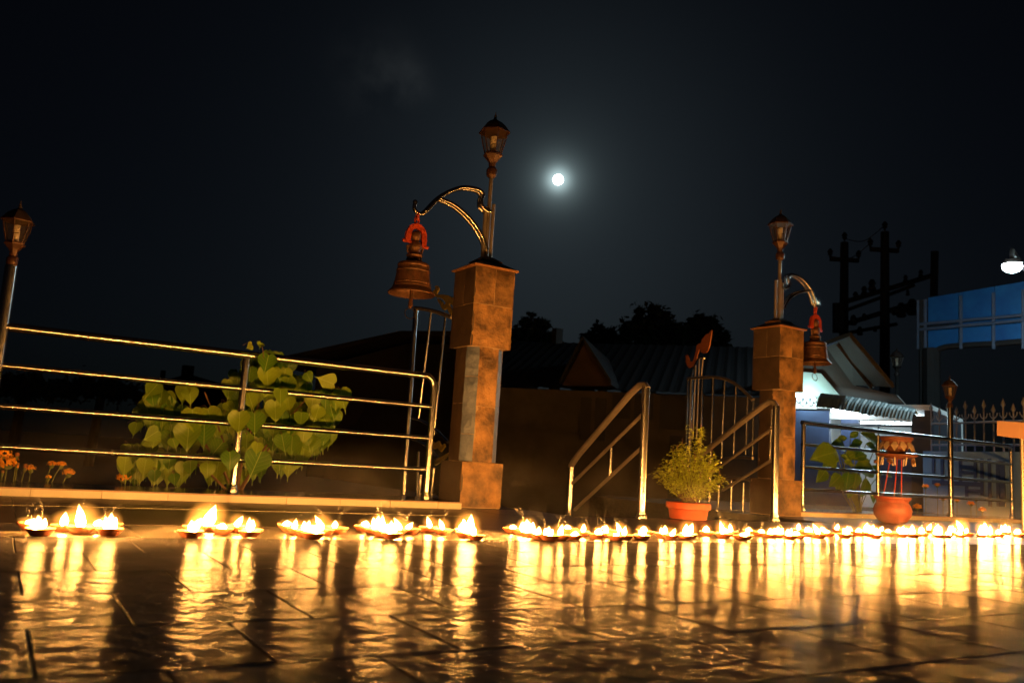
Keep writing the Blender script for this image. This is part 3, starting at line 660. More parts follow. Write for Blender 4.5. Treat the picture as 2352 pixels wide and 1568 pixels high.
MB().tube(arc([PQ(*p) for p in [(345, 2360), (440, 2390), (560, 2460), (660, 2540), (760, 2660)]], 5), .010, 10).build('lower_arch', M['steel'], t)
ornament('scroll', [(620, 2300), (640, 2300), (660, 2400), (700, 2440), (760, 2400), (800, 2480), (840, 2440), (850, 2480), (790, 2560), (740, 2500), (690, 2520), (640, 2460)], PQ, 'gold', t)
ornament('scroll', [(700, 2700), (760, 2660), (860, 2600), (930, 2560), (940, 2590), (860, 2650), (780, 2710), (710, 2760)], PQ, 'gold', t)
ornament('ornament', [(660, 225), (700, 180), (722, 160), (705, 140), (718, 120), (745, 128), (757, 165), (750, 200), (728, 240), (760, 255), (830, 250), (900, 265), (966, 295), (990, 340), (990, 420), (950, 400), (930, 370), (912, 400), (935, 450), (952, 520), (948, 555), (920, 530), (896, 480), (884, 445), (862, 470), (826, 478), (800, 440), (780, 390), (752, 350), (735, 310), (775, 320), (810, 360), (828, 410), (850, 400), (868, 372), (840, 335), (790, 300), (735, 296), (700, 260)], PQ, 'gold', t)
MB().lathe(atZ(1057, 1150, .041), [(.011, 0), (.012, .004), (.012, .028), (.009, .03)], 10).build('pipe_stub', M['pvc'], label='short pale pipe stub on the dark kerb top beside the pillar', cat='pipe')

# ------------------------------------------------------------------ oil lamps on the floor
def bowl_mesh(seed, pinch):
    rnd = random.Random(seed); n = 22; mb = MB()
    prof = [(.020, 0), (.024, .0012), (.0305, .008), (.0365, .0155), (.0395, .0205), (.0388, .0218), (.0362, .0195), (.030, .0125), (.018, .0065), (.001, .0052)]
    for r, h in prof:
        for k in range(n):
            w = 2 * math.pi * k / n; e = math.exp(-(min(w, 2 * math.pi - w) / .42) ** 2)
            rr = r * (1 + .03 * math.sin(3 * w + seed) + (pinch * e if h > .012 else 0)); mb.v.append(Vector((rr * math.cos(w), rr * math.sin(w), h + (.0035 * e if h > .012 else 0))))
    for i in range(len(prof) - 1):
        for k in range(n): mb.f.append((i * n + k, i * n + (k + 1) % n, (i + 1) * n + (k + 1) % n, (i + 1) * n + k))
    mb.f.append(tuple(reversed(range(n)))); return mb
def flame_mesh(kind, grow=1.0):
    mb = MB(); n = 8
    def tongue(cx, cy, h, w, lx, ly, z0=0):
        prof = [(0.25, 0), (.72, .07), (.98, .2), (1.0, .33), (.82, .52), (.55, .70), (.28, .86), (.02, 1)]
        o = len(mb.v)
        for r, t in prof:
            for k in range(n):
                a = 2 * math.pi * k / n
                mb.v.append(Vector((cx + lx * t ** 1.6 + r * w * grow * math.cos(a), cy + ly * t ** 1.6 + r * w * grow * math.sin(a), z0 + (t * h * (1 + (grow - 1) * .35)) - (grow - 1) * .003)))
        for i in range(len(prof) - 1):
            for k in range(n): mb.f.append((o + i * n + k, o + i * n + (k + 1) % n, o + (i + 1) * n + (k + 1) % n, o + (i + 1) * n + k))
        mb.f.append(tuple(o + k for k in reversed(range(n)))); mb.f.append(tuple(o + (len(prof) - 1) * n + k for k in range(n)))
    if kind == 0: tongue(0, 0, 1, .22, .10, .04)
    elif kind == 1: tongue(0, 0, 1, .20, -.36, .05)
    elif kind == 2: tongue(0, 0, .92, .24, .38, 0)
    elif kind == 3: tongue(-.12, 0, .72, .24, -.12, 0); tongue(.13, .02, 1, .24, .12, 0)
    elif kind == 4: tongue(0, 0, .85, .36, .02, 0)
    else: tongue(-.22, 0, .78, .22, -.15, 0); tongue(.0, .03, 1, .26, .06, 0); tongue(.24, -.02, .66, .22, .22, 0)
    return mb
tmp = []
bowls = [bowl_mesh(i, p).build('bowl', M['clay']) for i, p in enumerate((.10, .2, .05, .16))]
ghee = MB().lathe((0, 0, 0), [(.0335, .0152), (.0338, .0166), (.028, .0171), (.001, .0172)], 18, cap=False).build('ghee', M['ghee'])
wick = MB().tube([(0, 0, .016), (.006, 0, .0178), (.016, .001, .019), (.021, .001, .0235)], .0022, 6).build('wick', M['wick'])
flames = [flame_mesh(k).build('flame', M['flame']) for k in range(6)]
flame_glows = [MB().lathe((0, 0, .42), [(.95 * math.sin(a_) + .0005, -.85 * math.cos(a_)) for a_ in [i_ * math.pi / 8 for i_ in range(9)]], 12).build('flame_glow', M['flame_glow'])] * 6
bme = [o.data for o in bowls]; gme, wme = ghee.data, wick.data; fme = [o.data for o in flames]; mme = [o.data for o in flame_glows]
for o in bowls + flames + flame_glows[:1] + [ghee, wick]: bpy.data.objects.remove(o)
CL = ['the leftmost cluster', 'the second cluster from the left', 'the third cluster from the left', 'the fourth cluster, below the fence end', 'the group before the left pillar',
      'the run right of the left pillar', 'the run before the left handrail', 'the run under the potted basil', 'the run before the right handrail', 'the run before the right pillar', 'the run left of the round pot', 'the run before the round pot', 'the run right of the round pot', 'the run at the right edge']
D = []   # (cluster, px of centre, py of the foot, flame height px, flame kind)
def crop(ox, oy, s, c, rows):
    for x, y, h, k in rows: D.append((c if not callable(c) else c(ox + x * s), ox + x * s, oy + y * s, h * s, k))
crop(0, 1090.25, .11714, 0, [(600, 1085, 120, 2), (775, 1190, 330, 5), (800, 1090, 250, 0), (1250, 1105, 400, 1), (1745, 1112, 200, 4), (2120, 1185, 300, 5), (2010, 1090, 160, 2)])
crop(367.5, 1120.9, .10417, 1, [(660, 1085, 300, 3), (760, 985, 280, 0), (1010, 960, 440, 2), (1140, 1000, 180, 4), (1400, 960, 250, 2), (1700, 1010, 260, 0), (1960, 1100, 340, 0)])
crop(612.5, 1139.25, .10417, 2, [(500, 770, 130, 4), (660, 830, 230, 0), (840, 880, 280, 5), (1010, 965, 270, 4), (1260, 850, 400, 1), (1450, 830, 150, 0)])
crop(796.25, 1139.25, .14323, 3, [(270, 560, 140, 4), (430, 605, 200, 5), (560, 640, 250, 0), (715, 695, 220, 5), (800, 620, 230, 1), (940, 610, 130, 2)])
crop(796.25, 1139.25, .14323, 4, [(1290, 575, 180, 1), (1530, 610, 150, 1), (1780, 620, 170, 4), (1890, 660, 290, 3), (2060, 700, 170, 0)])
c6 = lambda x: 5 if x < 1315 else 6 if x < 1490 else 7 if x < 1600 else 8 if x < 1740 else 9 if x < 1860 else 10 if x < 1985 else 11 if x < 2095 else 12 if x < 2230 else 13
crop(1133, 1151.5, .1302, c6, [(310, 545, 60, 4), (430, 570, 170, 4), (600, 610, 240, 5), (760, 650, 150, 3), (920, 690, 190, 5), (1180, 680, 210, 0), (1370, 672, 90, 4), (1340, 560, 90, 4), (1555, 610, 130, 0), (1780, 642, 130, 4), (1930, 560, 80, 4), (2010, 668, 90, 2), (2075, 580, 190, 1), (2290, 668, 200, 0)])
crop(1408.75, 1151.5, .1302, c6, [(170, 672, 210, 0), (360, 672, 150, 4), (570, 600, 110, 4), (700, 615, 150, 3), (890, 640, 150, 2), (1120, 668, 110, 3), (1290, 665, 190, 3), (1640, 600, 120, 4), (1780, 610, 110, 4), (1940, 630, 210, 1), (2040, 600, 130, 0), (2150, 665, 60, 4), (2290, 668, 210, 0)])
crop(1684.4, 1151.5, .14323, c6, [(275, 525, 70, 4), (380, 545, 40, 4), (520, 570, 110, 4), (640, 570, 150, 5), (800, 590, 160, 3), (1040, 590, 70, 4), (1065, 505, 140, 0), (1190, 550, 100, 5), (1370, 585, 200, 1), (1440, 530, 90, 4), (1520, 555, 40, 4), (1720, 575, 150, 3), (1680, 500, 90, 2), (1810, 515, 80, 4), (1900, 525, 160, 2), (2050, 535, 130, 5), (2160, 555, 90, 4), (2290, 580, 120, 3)])
crop(1990.6, 1151.5, .15365, c6, [(235, 485, 80, 2), (330, 505, 60, 4), (430, 500, 90, 0), (520, 530, 140, 5), (690, 535, 150, 0), (610, 490, 60, 4), (780, 500, 90, 5), (850, 520, 100, 4), (925, 470, 120, 2), (1030, 535, 170, 5), (1180, 540, 70, 4), (1290, 500, 110, 5), (1400, 535, 80, 4), (1440, 480, 160, 1), (1510, 520, 110, 2), (1650, 530, 130, 5), (1730, 490, 180, 3), (1860, 535, 150, 0), (1990, 525, 80, 4), (2080, 495, 120, 5), (2200, 505, 90, 3), (2270, 530, 90, 4), (2345, 515, 80, 4), (2450, 520, 110, 0), (2600, 500, 120, 5)])
ORD = ['first', 'second', 'third', 'fourth', 'fifth', 'sixth', 'seventh', 'eighth', 'ninth', 'tenth', 'eleventh', 'twelfth', 'thirteenth', 'fourteenth']
KN = ['upright flame', 'flame leaning left', 'flame leaning right', 'forked flame', 'low round flame', 'broad ragged flame']
D.sort(key=lambda r: (r[0], r[1])); cnt = {}
spots = []; diya_pts = []
for c, px, py, hpx, kind in D:
    p = atZ(px, py); p.y = min(max(p.y, 2.72), 3.35 + .07 * p.x) ; p.z = 0
    if py > 0:
        for it in range(40):                   # nudge apart so that no two bowls intersect
            moved = False
            for q in spots:
                dv = Vector((p.x - q.x, p.y - q.y, 0))
                if dv.length < .085:
                    dv = dv if dv.length > 1e-4 else Vector((.01, .01, 0)); p += dv.normalized() * (.0865 - dv.length); moved = True
            if not moved: break
    spots.append(p.copy()); cnt[c] = cnt.get(c, 0) + 1
    depth = (p - CAM).dot(FWD); h = max(.020, min(.078, hpx * depth / 1941 * .95 * random.uniform(.8, 1.22)))
    lab = 'oil lamp, %s, %s from left in %s' % (KN[kind], ORD[cnt[c] - 1], CL[c])
    zb = -.0002 if p.y > 2.84 else .0035
    t = thing('oil_lamp', (p.x, p.y, zb), lab, 'oil lamp', 'lit clay oil lamps along the courtyard floor')
    sc_ = random.uniform(.9, 1.08); rz = random.uniform(0, 6.28)
    base = Matrix.Translation((p.x, p.y, zb)) @ Matrix.Rotation(rz, 4, 'Z') @ Matrix.Scale(sc_, 4)
    place(random.choice(bme), 'bowl', t, base); place(gme, 'ghee', t, base); place(wme, 'wick', t, base)
    tip = base @ Vector((.010, 0, .0185))
    wv = max(.042, h * random.uniform(.8, 1.15))
    # flames drift in the same breeze: lean is laid out along the fence direction
    fm = Matrix.Translation(tip) @ Matrix.Rotation(random.uniform(-.6, .6) - .4, 4, 'Z') @ Matrix.Rotation(random.uniform(-.22, .22), 4, 'Y') @ Matrix.Rotation(random.uniform(-.12, .12), 4, 'X') @ Matrix.Diagonal((wv, wv, h, 1))
    fo = place(fme[kind], 'flame', t, fm); place(mme[kind], 'flame_glow', fo, fm) if False else None
    mo = bpy.data.objects.new('flame_glow', mme[kind]); col.objects.link(mo); mo.parent = fo; OFF[mo] = OFF[fo]
    diya_pts.append((tip, h, kind))

# ------------------------------------------------------------------ wisps of smoke curling up from the flames
mb = MB(); uvs = []
rs = random.Random(11)
for tip, h, kind in diya_pts:
    for _ in range(rs.choice([0, 1, 1, 2])):
        H = rs.uniform(.03, .085); n = 26; x = Vector((tip.x + rs.uniform(-.01, .01), tip.y + rs.uniform(-.01, .02), tip.z + h * .75)); ph = rs.uniform(0, 6.3); am = rs.uniform(.006, .018); w0 = rs.uniform(.0012, .003)
        o = len(mb.v); cw = rs.uniform(1.0, 2.4); drift = rs.uniform(-.05, .05)
        side = Vector((IX.x, IX.y, 0)).normalized()
        for i in range(n):
            t_ = i / (n - 1); a = ph + t_ * cw * 3
            q = x + side * (am * t_ ** .7 * math.sin(a) + drift * t_ * t_) + Vector((0, am * .6 * t_ * math.cos(a * .8), H * (t_ + .10 * math.sin(a * 1.3) * t_)))
            wd = w0 * (1 + 2.2 * t_); tw = Vector((side.x * math.cos(a * .35), side.y * math.cos(a * .35), math.sin(a * .35)))
            mb.v += [q - tw * wd, q + tw * wd]; uvs += [(0, t_), (1, t_)]
        for i in range(n - 1): mb.f.append((o + 2 * i, o + 2 * i + 1, o + 2 * i + 3, o + 2 * i + 2))
mb.build('smoke_wisps', M['smoke'], kind='stuff', label='thin curling smoke wisps rising from the oil lamp flames', cat='smoke', uv=uvs)

# ------------------------------------------------------------------ heart-leaved shrub behind and through the left fence
def heart_leaf(seed):
    rnd = random.Random(seed); mb = MB(); uv = []
    rows = [(0.0, .25), (.09, .39), (.23, .435), (.40, .385), (.57, .26), (.72, .125), (.84, .03), (1.08, .002)]
    cup = rnd.uniform(.10, .22); bend = rnd.uniform(-.25, .3); curl = rnd.uniform(-.08, .08)
    for v, w in rows:
        for u in (-1, -.5, 0, .5, 1):
            y = v - (.085 if (v == 0 and abs(u) == .5) else (.045 if (v == 0 and abs(u) == 1) else 0)) - (.03 if v == .10 and abs(u) == .5 else 0)
            mb.v.append(Vector((u * w, -y, cup * abs(u) * w + bend * v * v * -.35 + curl * math.sin(6 * v + u)))); uv.append((.5 + u * w, v))
    for i in range(len(rows) - 1):
        for k in range(4): mb.f.append((i * 5 + k, (i + 1) * 5 + k, (i + 1) * 5 + k + 1, i * 5 + k + 1))
    return mb, uv
lms = []
for i in range(5):
    mb, uv = heart_leaf(i); o = mb.build('leaf', M['leaf'], uv=uv, smooth=80); lms.append(o.data); bpy.data.objects.remove(o)
sh = thing('heart_leaf_shrub', (1.25, 5.0, .0), 'leafy green shrub with heart-shaped leaves growing through the left fence', 'shrub')
stems = MB()
rs = random.Random(3)
root = Vector((1.22, 5.02, 0))
def put_leaf(base, tip, face=None, tw=0):
    d = tip - base; L = d.length * 1.14; yv = -d.normalized()
    n = (CAM - base).normalized() if face is None else face
    n = (n - yv * n.dot(yv)).normalized(); xv = yv.cross(n)
    if tw: xv, n = xv * math.cos(tw) + n * math.sin(tw), n * math.cos(tw) - xv * math.sin(tw)
    m = Matrix(((xv.x * L, yv.x * L, n.x * L, base.x), (xv.y * L, yv.y * L, n.y * L, base.y), (xv.z * L, yv.z * L, n.z * L, base.z), (0, 0, 0, 1)))
    place(rs.choice(lms), 'leaf', sh, m)
A2 = lambda x, y, Y: atY(x * .27344, 796.25 + y * .27344, Y)
A3 = lambda x, y, Y: atY(551.25 + x * .27344, 765.6 + y * .27344, Y)
FR = [(A2, 1615, 525, 1640, 735, 4.92), (A2, 1745, 520, 1800, 715, 4.95), (A2, 1580, 650, 1570, 880, 4.90), (A2, 1715, 650, 1715, 840, 4.93), (A2, 1595, 345, 1600, 485, 4.95), (A2, 1325, 310, 1225, 425, 5.0), (A2, 1330, 705, 1200, 785, 4.95),
      (A2, 1425, 935, 1415, 1035, 4.90), (A2, 1460, 1070, 1470, 1165, 4.88), (A2, 1745, 980, 1740, 1112, 4.9), (A2, 1930, 885, 1935, 1050, 4.745), (A2, 2010, 548, 2005, 735, 4.74), (A2, 2140, 560, 2140, 740, 4.745), (A2, 1880, 560, 1912, 705, 4.93),
      (A2, 1870, 802, 1770, 920, 4.93), (A2, 2075, 740, 2070, 865, 4.88), (A2, 2165, 808, 2150, 905, 4.75), (A2, 2195, 880, 2100, 1095, 4.75), (A2, 1275, 410, 1290, 500, 5.0), (A2, 1450, 770, 1480, 860, 4.93), (A2, 1305, 745, 1280, 850, 4.98), (A2, 1150, 640, 1120, 750, 5.0),
      (A2, 1060, 920, 1040, 1080, 4.98), (A2, 1230, 940, 1200, 1090, 4.95), (A2, 1300, 1040, 1300, 1140, 4.9), (A2, 1060, 820, 1050, 900, 5.0), (A2, 1850, 880, 1830, 1000, 4.95), (A2, 1600, 960, 1600, 1080, 4.98), (A2, 2080, 390, 2110, 520, 4.93), (A2, 1900, 470, 1960, 545, 4.95),
      (A3, 240, 182, 205, 330, 4.745), (A3, 230, 290, 235, 462, 4.9), (A3, 295, 570, 300, 750, 4.9), (A3, 340, 470, 340, 595, 4.75), (A3, 515, 665, 510, 785, 4.9), (A3, 668, 615, 625, 735, 4.9), (A3, 440, 860, 430, 1000, 4.95), (A3, 790, 425, 655, 372, 4.95), (A3, 560, 330, 600, 415, 4.92),
      (A3, 845, 470, 880, 640, 4.95), (A3, 800, 520, 810, 650, 5.0), (A3, 760, 600, 790, 730, 5.0), (A3, 400, 540, 420, 660, 4.98), (A3, 180, 640, 190, 760, 4.98), (A3, 560, 850, 590, 1000, 5.0), (A3, 100, 95, 52, 125, 4.75), (A3, 178, 78, 165, 120, 4.75), (A3, 90, 280, 70, 430, 4.95), (A3, 70, 500, 115, 640, 4.9), (A3, 350, 850, 380, 1000, 4.92), (A3, 700, 690, 740, 790, 5.0), (A3, 560, 430, 560, 520, 5.0)]
for fn, bx, by, tx, ty, Y in FR:
    b, t_ = fn(bx, by, Y), fn(tx, ty, Y - .03)
    b.z = max(b.z, .11)
    put_leaf(b, t_, tw=rs.uniform(-.35, .35))
    stems.tube(arc([b, b + Vector((rs.uniform(-.02, .02), .03, .02)), b + Vector((rs.uniform(-.04, .04), .08, .0))], 3), .0013, 5)
BL = [(470, 960, 120), (600, 890, 105), (420, 1015, 105), (700, 960, 80), (545, 1040, 75), (335, 1050, 48), (365, 930, 42), (740, 925, 40), (625, 840, 45), (655, 1010, 60)]
for i in range(440):
    cx_, cy_, r_ = rs.choice(BL); a = rs.uniform(0, 6.28); q = r_ * math.sqrt(rs.random()); Y = rs.uniform(4.97, 5.3)
    b = atY(cx_ + q * math.cos(a), cy_ + q * .8 * math.sin(a), Y)
    if b.z < .12: continue
    L = rs.uniform(.08, .12); t_ = b + Vector((rs.uniform(-.04, .04), rs.uniform(-.05, .02), -1)).normalized() * L
    if t_.z < .02: continue
    put_leaf(b, t_, tw=rs.uniform(-.9, .9))
for k in range(9):
    cx_, cy_, r_ = BL[k % len(BL)]; e = atY(cx_, cy_ - r_ * .5, 5.08)
    stems.tube(arc([root + Vector((rs.uniform(-.03, .03), rs.uniform(-.03, .03), 0)), root.lerp(e, .45) + Vector((0, 0, .06)), e], 5), [.008 - .0004 * i for i in range(11)], 6)
stems.tube(arc([atY(607, 850, 4.93), atY(606, 825, 4.75), atY(603, 800, 4.745), atY(600, 792, 4.75)], 4), .0022, 6)
stems.build('stems', M['bark'], sh)

# ------------------------------------------------------------------ marigolds
def marigold(x, y, zf, r, label, bud=False, group='orange marigolds in the flower beds', lean=0, z0=0.0):
    t = thing('marigold', (x, y, z0), label, 'flower', group)
    top = Vector((x + lean, y, zf))
    MB().tube(arc([(x, y, z0 - .01), (x + lean * .3, y, (z0 + zf) * .5), top], 4), .0028, 6).build('stalk', M['stalk'], t)
    MB().lathe(top, [(.003, -.02), (r * .45, -.012), (r * .5, 0), (r * .35, .004)], 10).build('calyx', M['stalk'], t)
    mb = MB(); rnd = random.Random(int(x * 1000) + int(y * 77))
    if bud:
        mb.lathe(top, [(r * .42, 0), (r * .6, r * .5), (r * .5, r * 1.0), (r * .2, r * 1.15)], 10); mb.build('bud', M['bud'], t)
    else:
        c = top + Vector((0, 0, r * .25))
        for i in range(90):
            zc = rnd.uniform(-.35, 1); a = rnd.uniform(0, 6.28); rr = math.sqrt(max(0, 1 - zc * zc)); d = Vector((rr * math.cos(a), rr * math.sin(a), zc * .8)); s_ = d.orthogonal().normalized(); u = d.cross(s_)
            p = c + d * r * rnd.uniform(.62, 1.0); w = r * rnd.uniform(.16, .26); s_, u = s_ * math.cos(a) + u * math.sin(a), u * math.cos(a) - s_ * math.sin(a)
            q = p + d * w * .5
            mb.add([p - s_ * w, p + u * w * .7 + d * w * .4, p + s_ * w, p - u * w * .7 + d * w * .4, q], [(0, 1, 4), (1, 2, 4), (2, 3, 4), (3, 0, 4)])
        mb.build('petals', M['marigold'], t, smooth=0)
    return t
S5 = lambda x, y, Y: atY(x * .16667, 1004.5 + y * .16667, Y)
for x, y, r, lb, bud, ln in [(20, 255, .036, 'full orange marigold at the left picture edge, upper of two', 0, 0), (95, 390, .042, 'largest orange marigold head low at the left edge', 0, 0), (235, 260, .019, 'tall brown marigold bud beside the big left blooms', 1, 0), (240, 390, .016, 'small brown bud under the tall marigold bud', 1, 0), (350, 420, .021, 'fat brown marigold bud left of a small orange bloom', 1, .01),
                             (425, 440, .019, 'small half-open orange marigold near the left lamp post', 0, 0), (715, 375, .018, 'half-open orange marigold, left of a leaning pair', 0, .02), (845, 385, .019, 'half-open orange marigold, right of a leaning pair', 0, .04), (945, 505, .024, 'orange marigold drooping over the kerb below the leaning pair', 0, .03), (35, 490, .014, 'small orange marigold bud below the largest left bloom', 1, 0), (1700, 580, .03, 'lone orange marigold lying at the shrub foot on the kerb', 0, .01), (670, 552, .012, 'tiny orange marigold at the kerb edge', 0, 0)]:
    p = S5(x, y, 5.10); p.z = max(p.z, .05)
    marigold(p.x - ln, 5.10, p.z, r * (1.0 if bud else 1.3), lb, bud, lean=ln)
LR = ['orange marigold behind the right fence, %s' % s_ for s_ in ('highest of the left pair', 'beside the lamp post foot', 'low beside the round pot', 'third right of the round pot', 'fourth right of the round pot', 'left of the fence end', 'nearest the fence end post', 'deep in the right bed')]
for (x, y, r), lb in zip([(2126, 1118, .035), (2153, 1115, .032), (2107, 1166, .045), (2166, 1146, .035), (2230, 1158, .04), (2256, 1172, .04), (2242, 1148, .03), (2198, 1150, .03)], LR):
    p = atY(x, y, 5.45); marigold(p.x, 5.45, max(p.z, .06), r, lb)

# ------------------------------------------------------------------ basil in an orange pot
pc = atZ(1580, 1192); pc = Vector((pc.x, pc.y, 0)); px_m = (pc - CAM).dot(FWD) / 1941
t = thing('potted_basil', pc, 'bushy green basil plant in a shallow orange clay pot before the steps', 'potted plant')
hgt = 38 * px_m
po = MB().lathe(pc, [(39 * px_m, 0.001), (42 * px_m, .006), (45 * px_m, hgt * .55), (47 * px_m, hgt * .62), (51 * px_m, hgt * .66), (51.5 * px_m, hgt * .9), (50 * px_m, hgt), (46 * px_m, hgt), (44 * px_m, hgt * .8), (2 * px_m, hgt * .78)], 36).build('pot', M['terracotta'], t)
MB().lathe(pc, [(43 * px_m, hgt * .79), (30 * px_m, hgt * .84), (1 * px_m, hgt * .86)], 24, cap=False).build('soil', M['soil'], po)
stm, fol, flw = MB(), MB(), MB(); rs = random.Random(21)
def basil_leaf(p, d, L):
    d = d.normalized(); s_ = d.cross(Vector((0, 0, 1)));  s_ = s_.normalized() if s_.length > .01 else Vector((1, 0, 0)); u = s_.cross(d); w = L * .26
    m1 = p + d * L * .4 + u * L * .06; tp_ = p + d * L - Vector((0, 0, L * .28))
    fol.add([p, m1 - s_ * w + u * L * .05, m1, m1 + s_ * w + u * L * .05, tp_], [(0, 1, 2), (0, 2, 3), (1, 4, 2), (2, 4, 3)])
ends = []
for i in range(46):
    a = i * 2.399; rr = math.sqrt((i + .5) / 46)
    ex, ey = 82 * rr * math.cos(a), 30 * rr * math.sin(a) * 1.2
    hz_ = (178 - 92 * rr ** 2.2 + rs.uniform(-12, 12)) * px_m if i > 3 else (205 + rs.uniform(-5, 12)) * px_m
    if i <= 3: ex += 16
    ends.append(pc + IX.xy.to_3d().normalized() * ex * px_m + Vector((0, 1, 0)) * ey * px_m * 1.2 + Vector((0, 0, hgt * .8 + hz_ - 36 * px_m)))
for i, e in enumerate(ends):
    b = pc + Vector((rs.uniform(-.03, .03), rs.uniform(-.03, .03), hgt * .83)); md = b.lerp(e, .5) + Vector(((b.x - e.x) * .12, 0, -.01)); path = arc([b, md, e], 6)
    stm.tube(path, [.0032 - .00018 * k for k in range(len(path))], 5)
    for k in range(5, len(path)):
        for _ in range(13):
            p = path[k] + Vector((rs.gauss(0, .011), rs.gauss(0, .011), rs.gauss(0, .011))); a = rs.uniform(0, 6.28)
            basil_leaf(p, Vector((math.cos(a), math.sin(a), rs.uniform(-.25, .55))), rs.uniform(.018, .038))
    if i % 3 == 0 or i < 3:
        for k in range(7):
            flw.lathe(e + Vector((rs.gauss(0, .001), 0, .004 + k * .006)), [(.0005, 0), (.0036 - .0003 * k, .0018), (.0005, .004)], 5, cap=False)
stm.build('stems', M['bark'], t); fol.build('foliage', M['tulsi'], t, kind='stuff', smooth=0); flw.build('flower_spikes', M['tulsi_flower'], t, kind='stuff', smooth=0)

# ------------------------------------------------------------------ round pot with tripod offering stand
pc2 = atZ(2050, 1201); pc2 = Vector((pc2.x, pc2.y, 0)); k2 = (pc2 - CAM).dot(FWD) / 1941
t = thing('round_pot', pc2, 'round-bellied orange clay pot before the right fence', 'pot')
MB().lathe(pc2, [(22 * k2, .001), (30 * k2, 4 * k2), (40 * k2, 18 * k2), (42 * k2, 30 * k2), (38 * k2, 42 * k2), (34 * k2, 47 * k2), (35 * k2, 52 * k2), (40 * k2, 56 * k2), (40 * k2, 60 * k2), (35 * k2, 60 * k2), (31 * k2, 52 * k2), (1 * k2, 50 * k2)], 36).build('pot', M['dull_pot'], t)
MB().lathe(pc2, [(31 * k2, 51 * k2), (16 * k2, 53.5 * k2), (1 * k2, 54.5 * k2)], 20, cap=False).build('soil', M['soil'], t)
so = pc2 + Vector((0, 0, 54 * k2)); up = Vector((0, 0, 1))
t = thing('offering_stand', so, 'offering dish with cream lotus petals on three thin red legs in the round pot', 'stand')
sd = Vector((IX.x, IX.y, 0)).normalized(); dp = Vector((-sd.y, sd.x, 0))
top = so + sd * 9 * k2 + up * 92 * k2
for a in (0.3, 2.4, 4.5):
    MB().tube([so + (sd * math.cos(a) * 24 + dp * math.sin(a) * 18) * k2, top + (sd * math.cos(a) * 14 + dp * math.sin(a) * 12) * k2], 1.3 * k2, 6).build('leg', M['red_stick'], t)
tray = MB().lathe(top, [(3 * k2, 0), (34 * k2, 3 * k2), (45 * k2, 9 * k2), (46 * k2, 11 * k2), (33 * k2, 6 * k2), (2 * k2, 4 * k2)], 28).build('tray', M['dish'], t)
for i in range(9):
    a = i * .7; p = top + (sd * math.cos(a) * 38 + dp * math.sin(a) * 38) * k2 + up * 4 * k2
    MB().tube([p, p + (sd * rs.uniform(-4, 4)) * k2 - up * 18 * k2], 1.5 * k2, 5).build('candle_stick', M['pvc'], t)
for i in range(5):
    a = i * 1.26 + .2; p = top + (sd * math.cos(a) * 44 + dp * math.sin(a) * 40) * k2 - up * rs.uniform(2, 12) * k2; mb = MB()
    for j in range(16):
        d = Vector((rs.gauss(0, 1), rs.gauss(0, 1), rs.gauss(0, 1))).normalized(); s_ = d.orthogonal().normalized() * 3.2 * k2; u = d.cross(s_)
        c_ = p + d * 4 * k2; mb.add([c_ - s_, c_ + u, c_ + s_, c_ - u, c_ + d * 2.6 * k2], [(0, 1, 4), (1, 2, 4), (2, 3, 4), (3, 0, 4)])
    mb.build('hanging_flower', M['dish_flower'], t, smooth=0)
bz = top + up * 14 * k2
MB().lathe(bz, [(14 * k2, -8 * k2), (22 * k2, 6 * k2), (30 * k2, 22 * k2), (33 * k2, 30 * k2), (36 * k2, 32 * k2), (36 * k2, 37 * k2), (30 * k2, 38 * k2), (27 * k2, 30 * k2), (2 * k2, 26 * k2)], 26).build('dish', M['dish'], t)
for i in range(12):
    a = i * 2 * math.pi / 12; o_ = sd * math.cos(a) + dp * math.sin(a); s_ = -sd * math.sin(a) + dp * math.cos(a); b = bz + o_ * 30 * k2 + up * 26 * k2
    pts = [b - s_ * 3 * k2, b - s_ * 8 * k2 + o_ * 5 * k2 - up * 9 * k2, b + o_ * 9 * k2 - up * 22 * k2, b + s_ * 8 * k2 + o_ * 5 * k2 - up * 9 * k2, b + s_ * 3 * k2]
    MB().prism(pts, o_ * 1.2 * k2).build('petal', M['pink_petal'], t, smooth=0)

# ------------------------------------------------------------------ large-leaved plant at the right fence
def blade_leaf():
    mb = MB(); uv = []
    rows = [(0, .02), (.08, .09), (.25, .20), (.45, .24), (.65, .20), (.85, .10), (1, .004)]
    for v, w in rows:
        for u in (-1, 0, 1): mb.v.append(Vector((u * w, -v, .10 * abs(u) * w * 4 - .25 * v * v))); uv.append((.5 + u * w, v))
    for i in range(len(rows) - 1):
        for k in range(2): mb.f.append((i * 3 + k, (i + 1) * 3 + k, (i + 1) * 3 + k + 1, i * 3 + k + 1))
    return mb, uv
mb, uv = blade_leaf(); o = mb.build('leaf', M['big_leaf'], uv=uv, smooth=80); blm = o.data; bpy.data.objects.remove(o)
rs = random.Random(5)
rootp = atY(1972, 1172, 5.22); rootp.z = 0
bp = thing('broad_leaf_plant', rootp, 'broad-leaved green plant behind the right fence, left of the offering stand', 'plant')
S8 = lambda x, y, Y: atY(1837.5 + x * .17973, 918.75 + y * .17973, Y)
stems = MB()
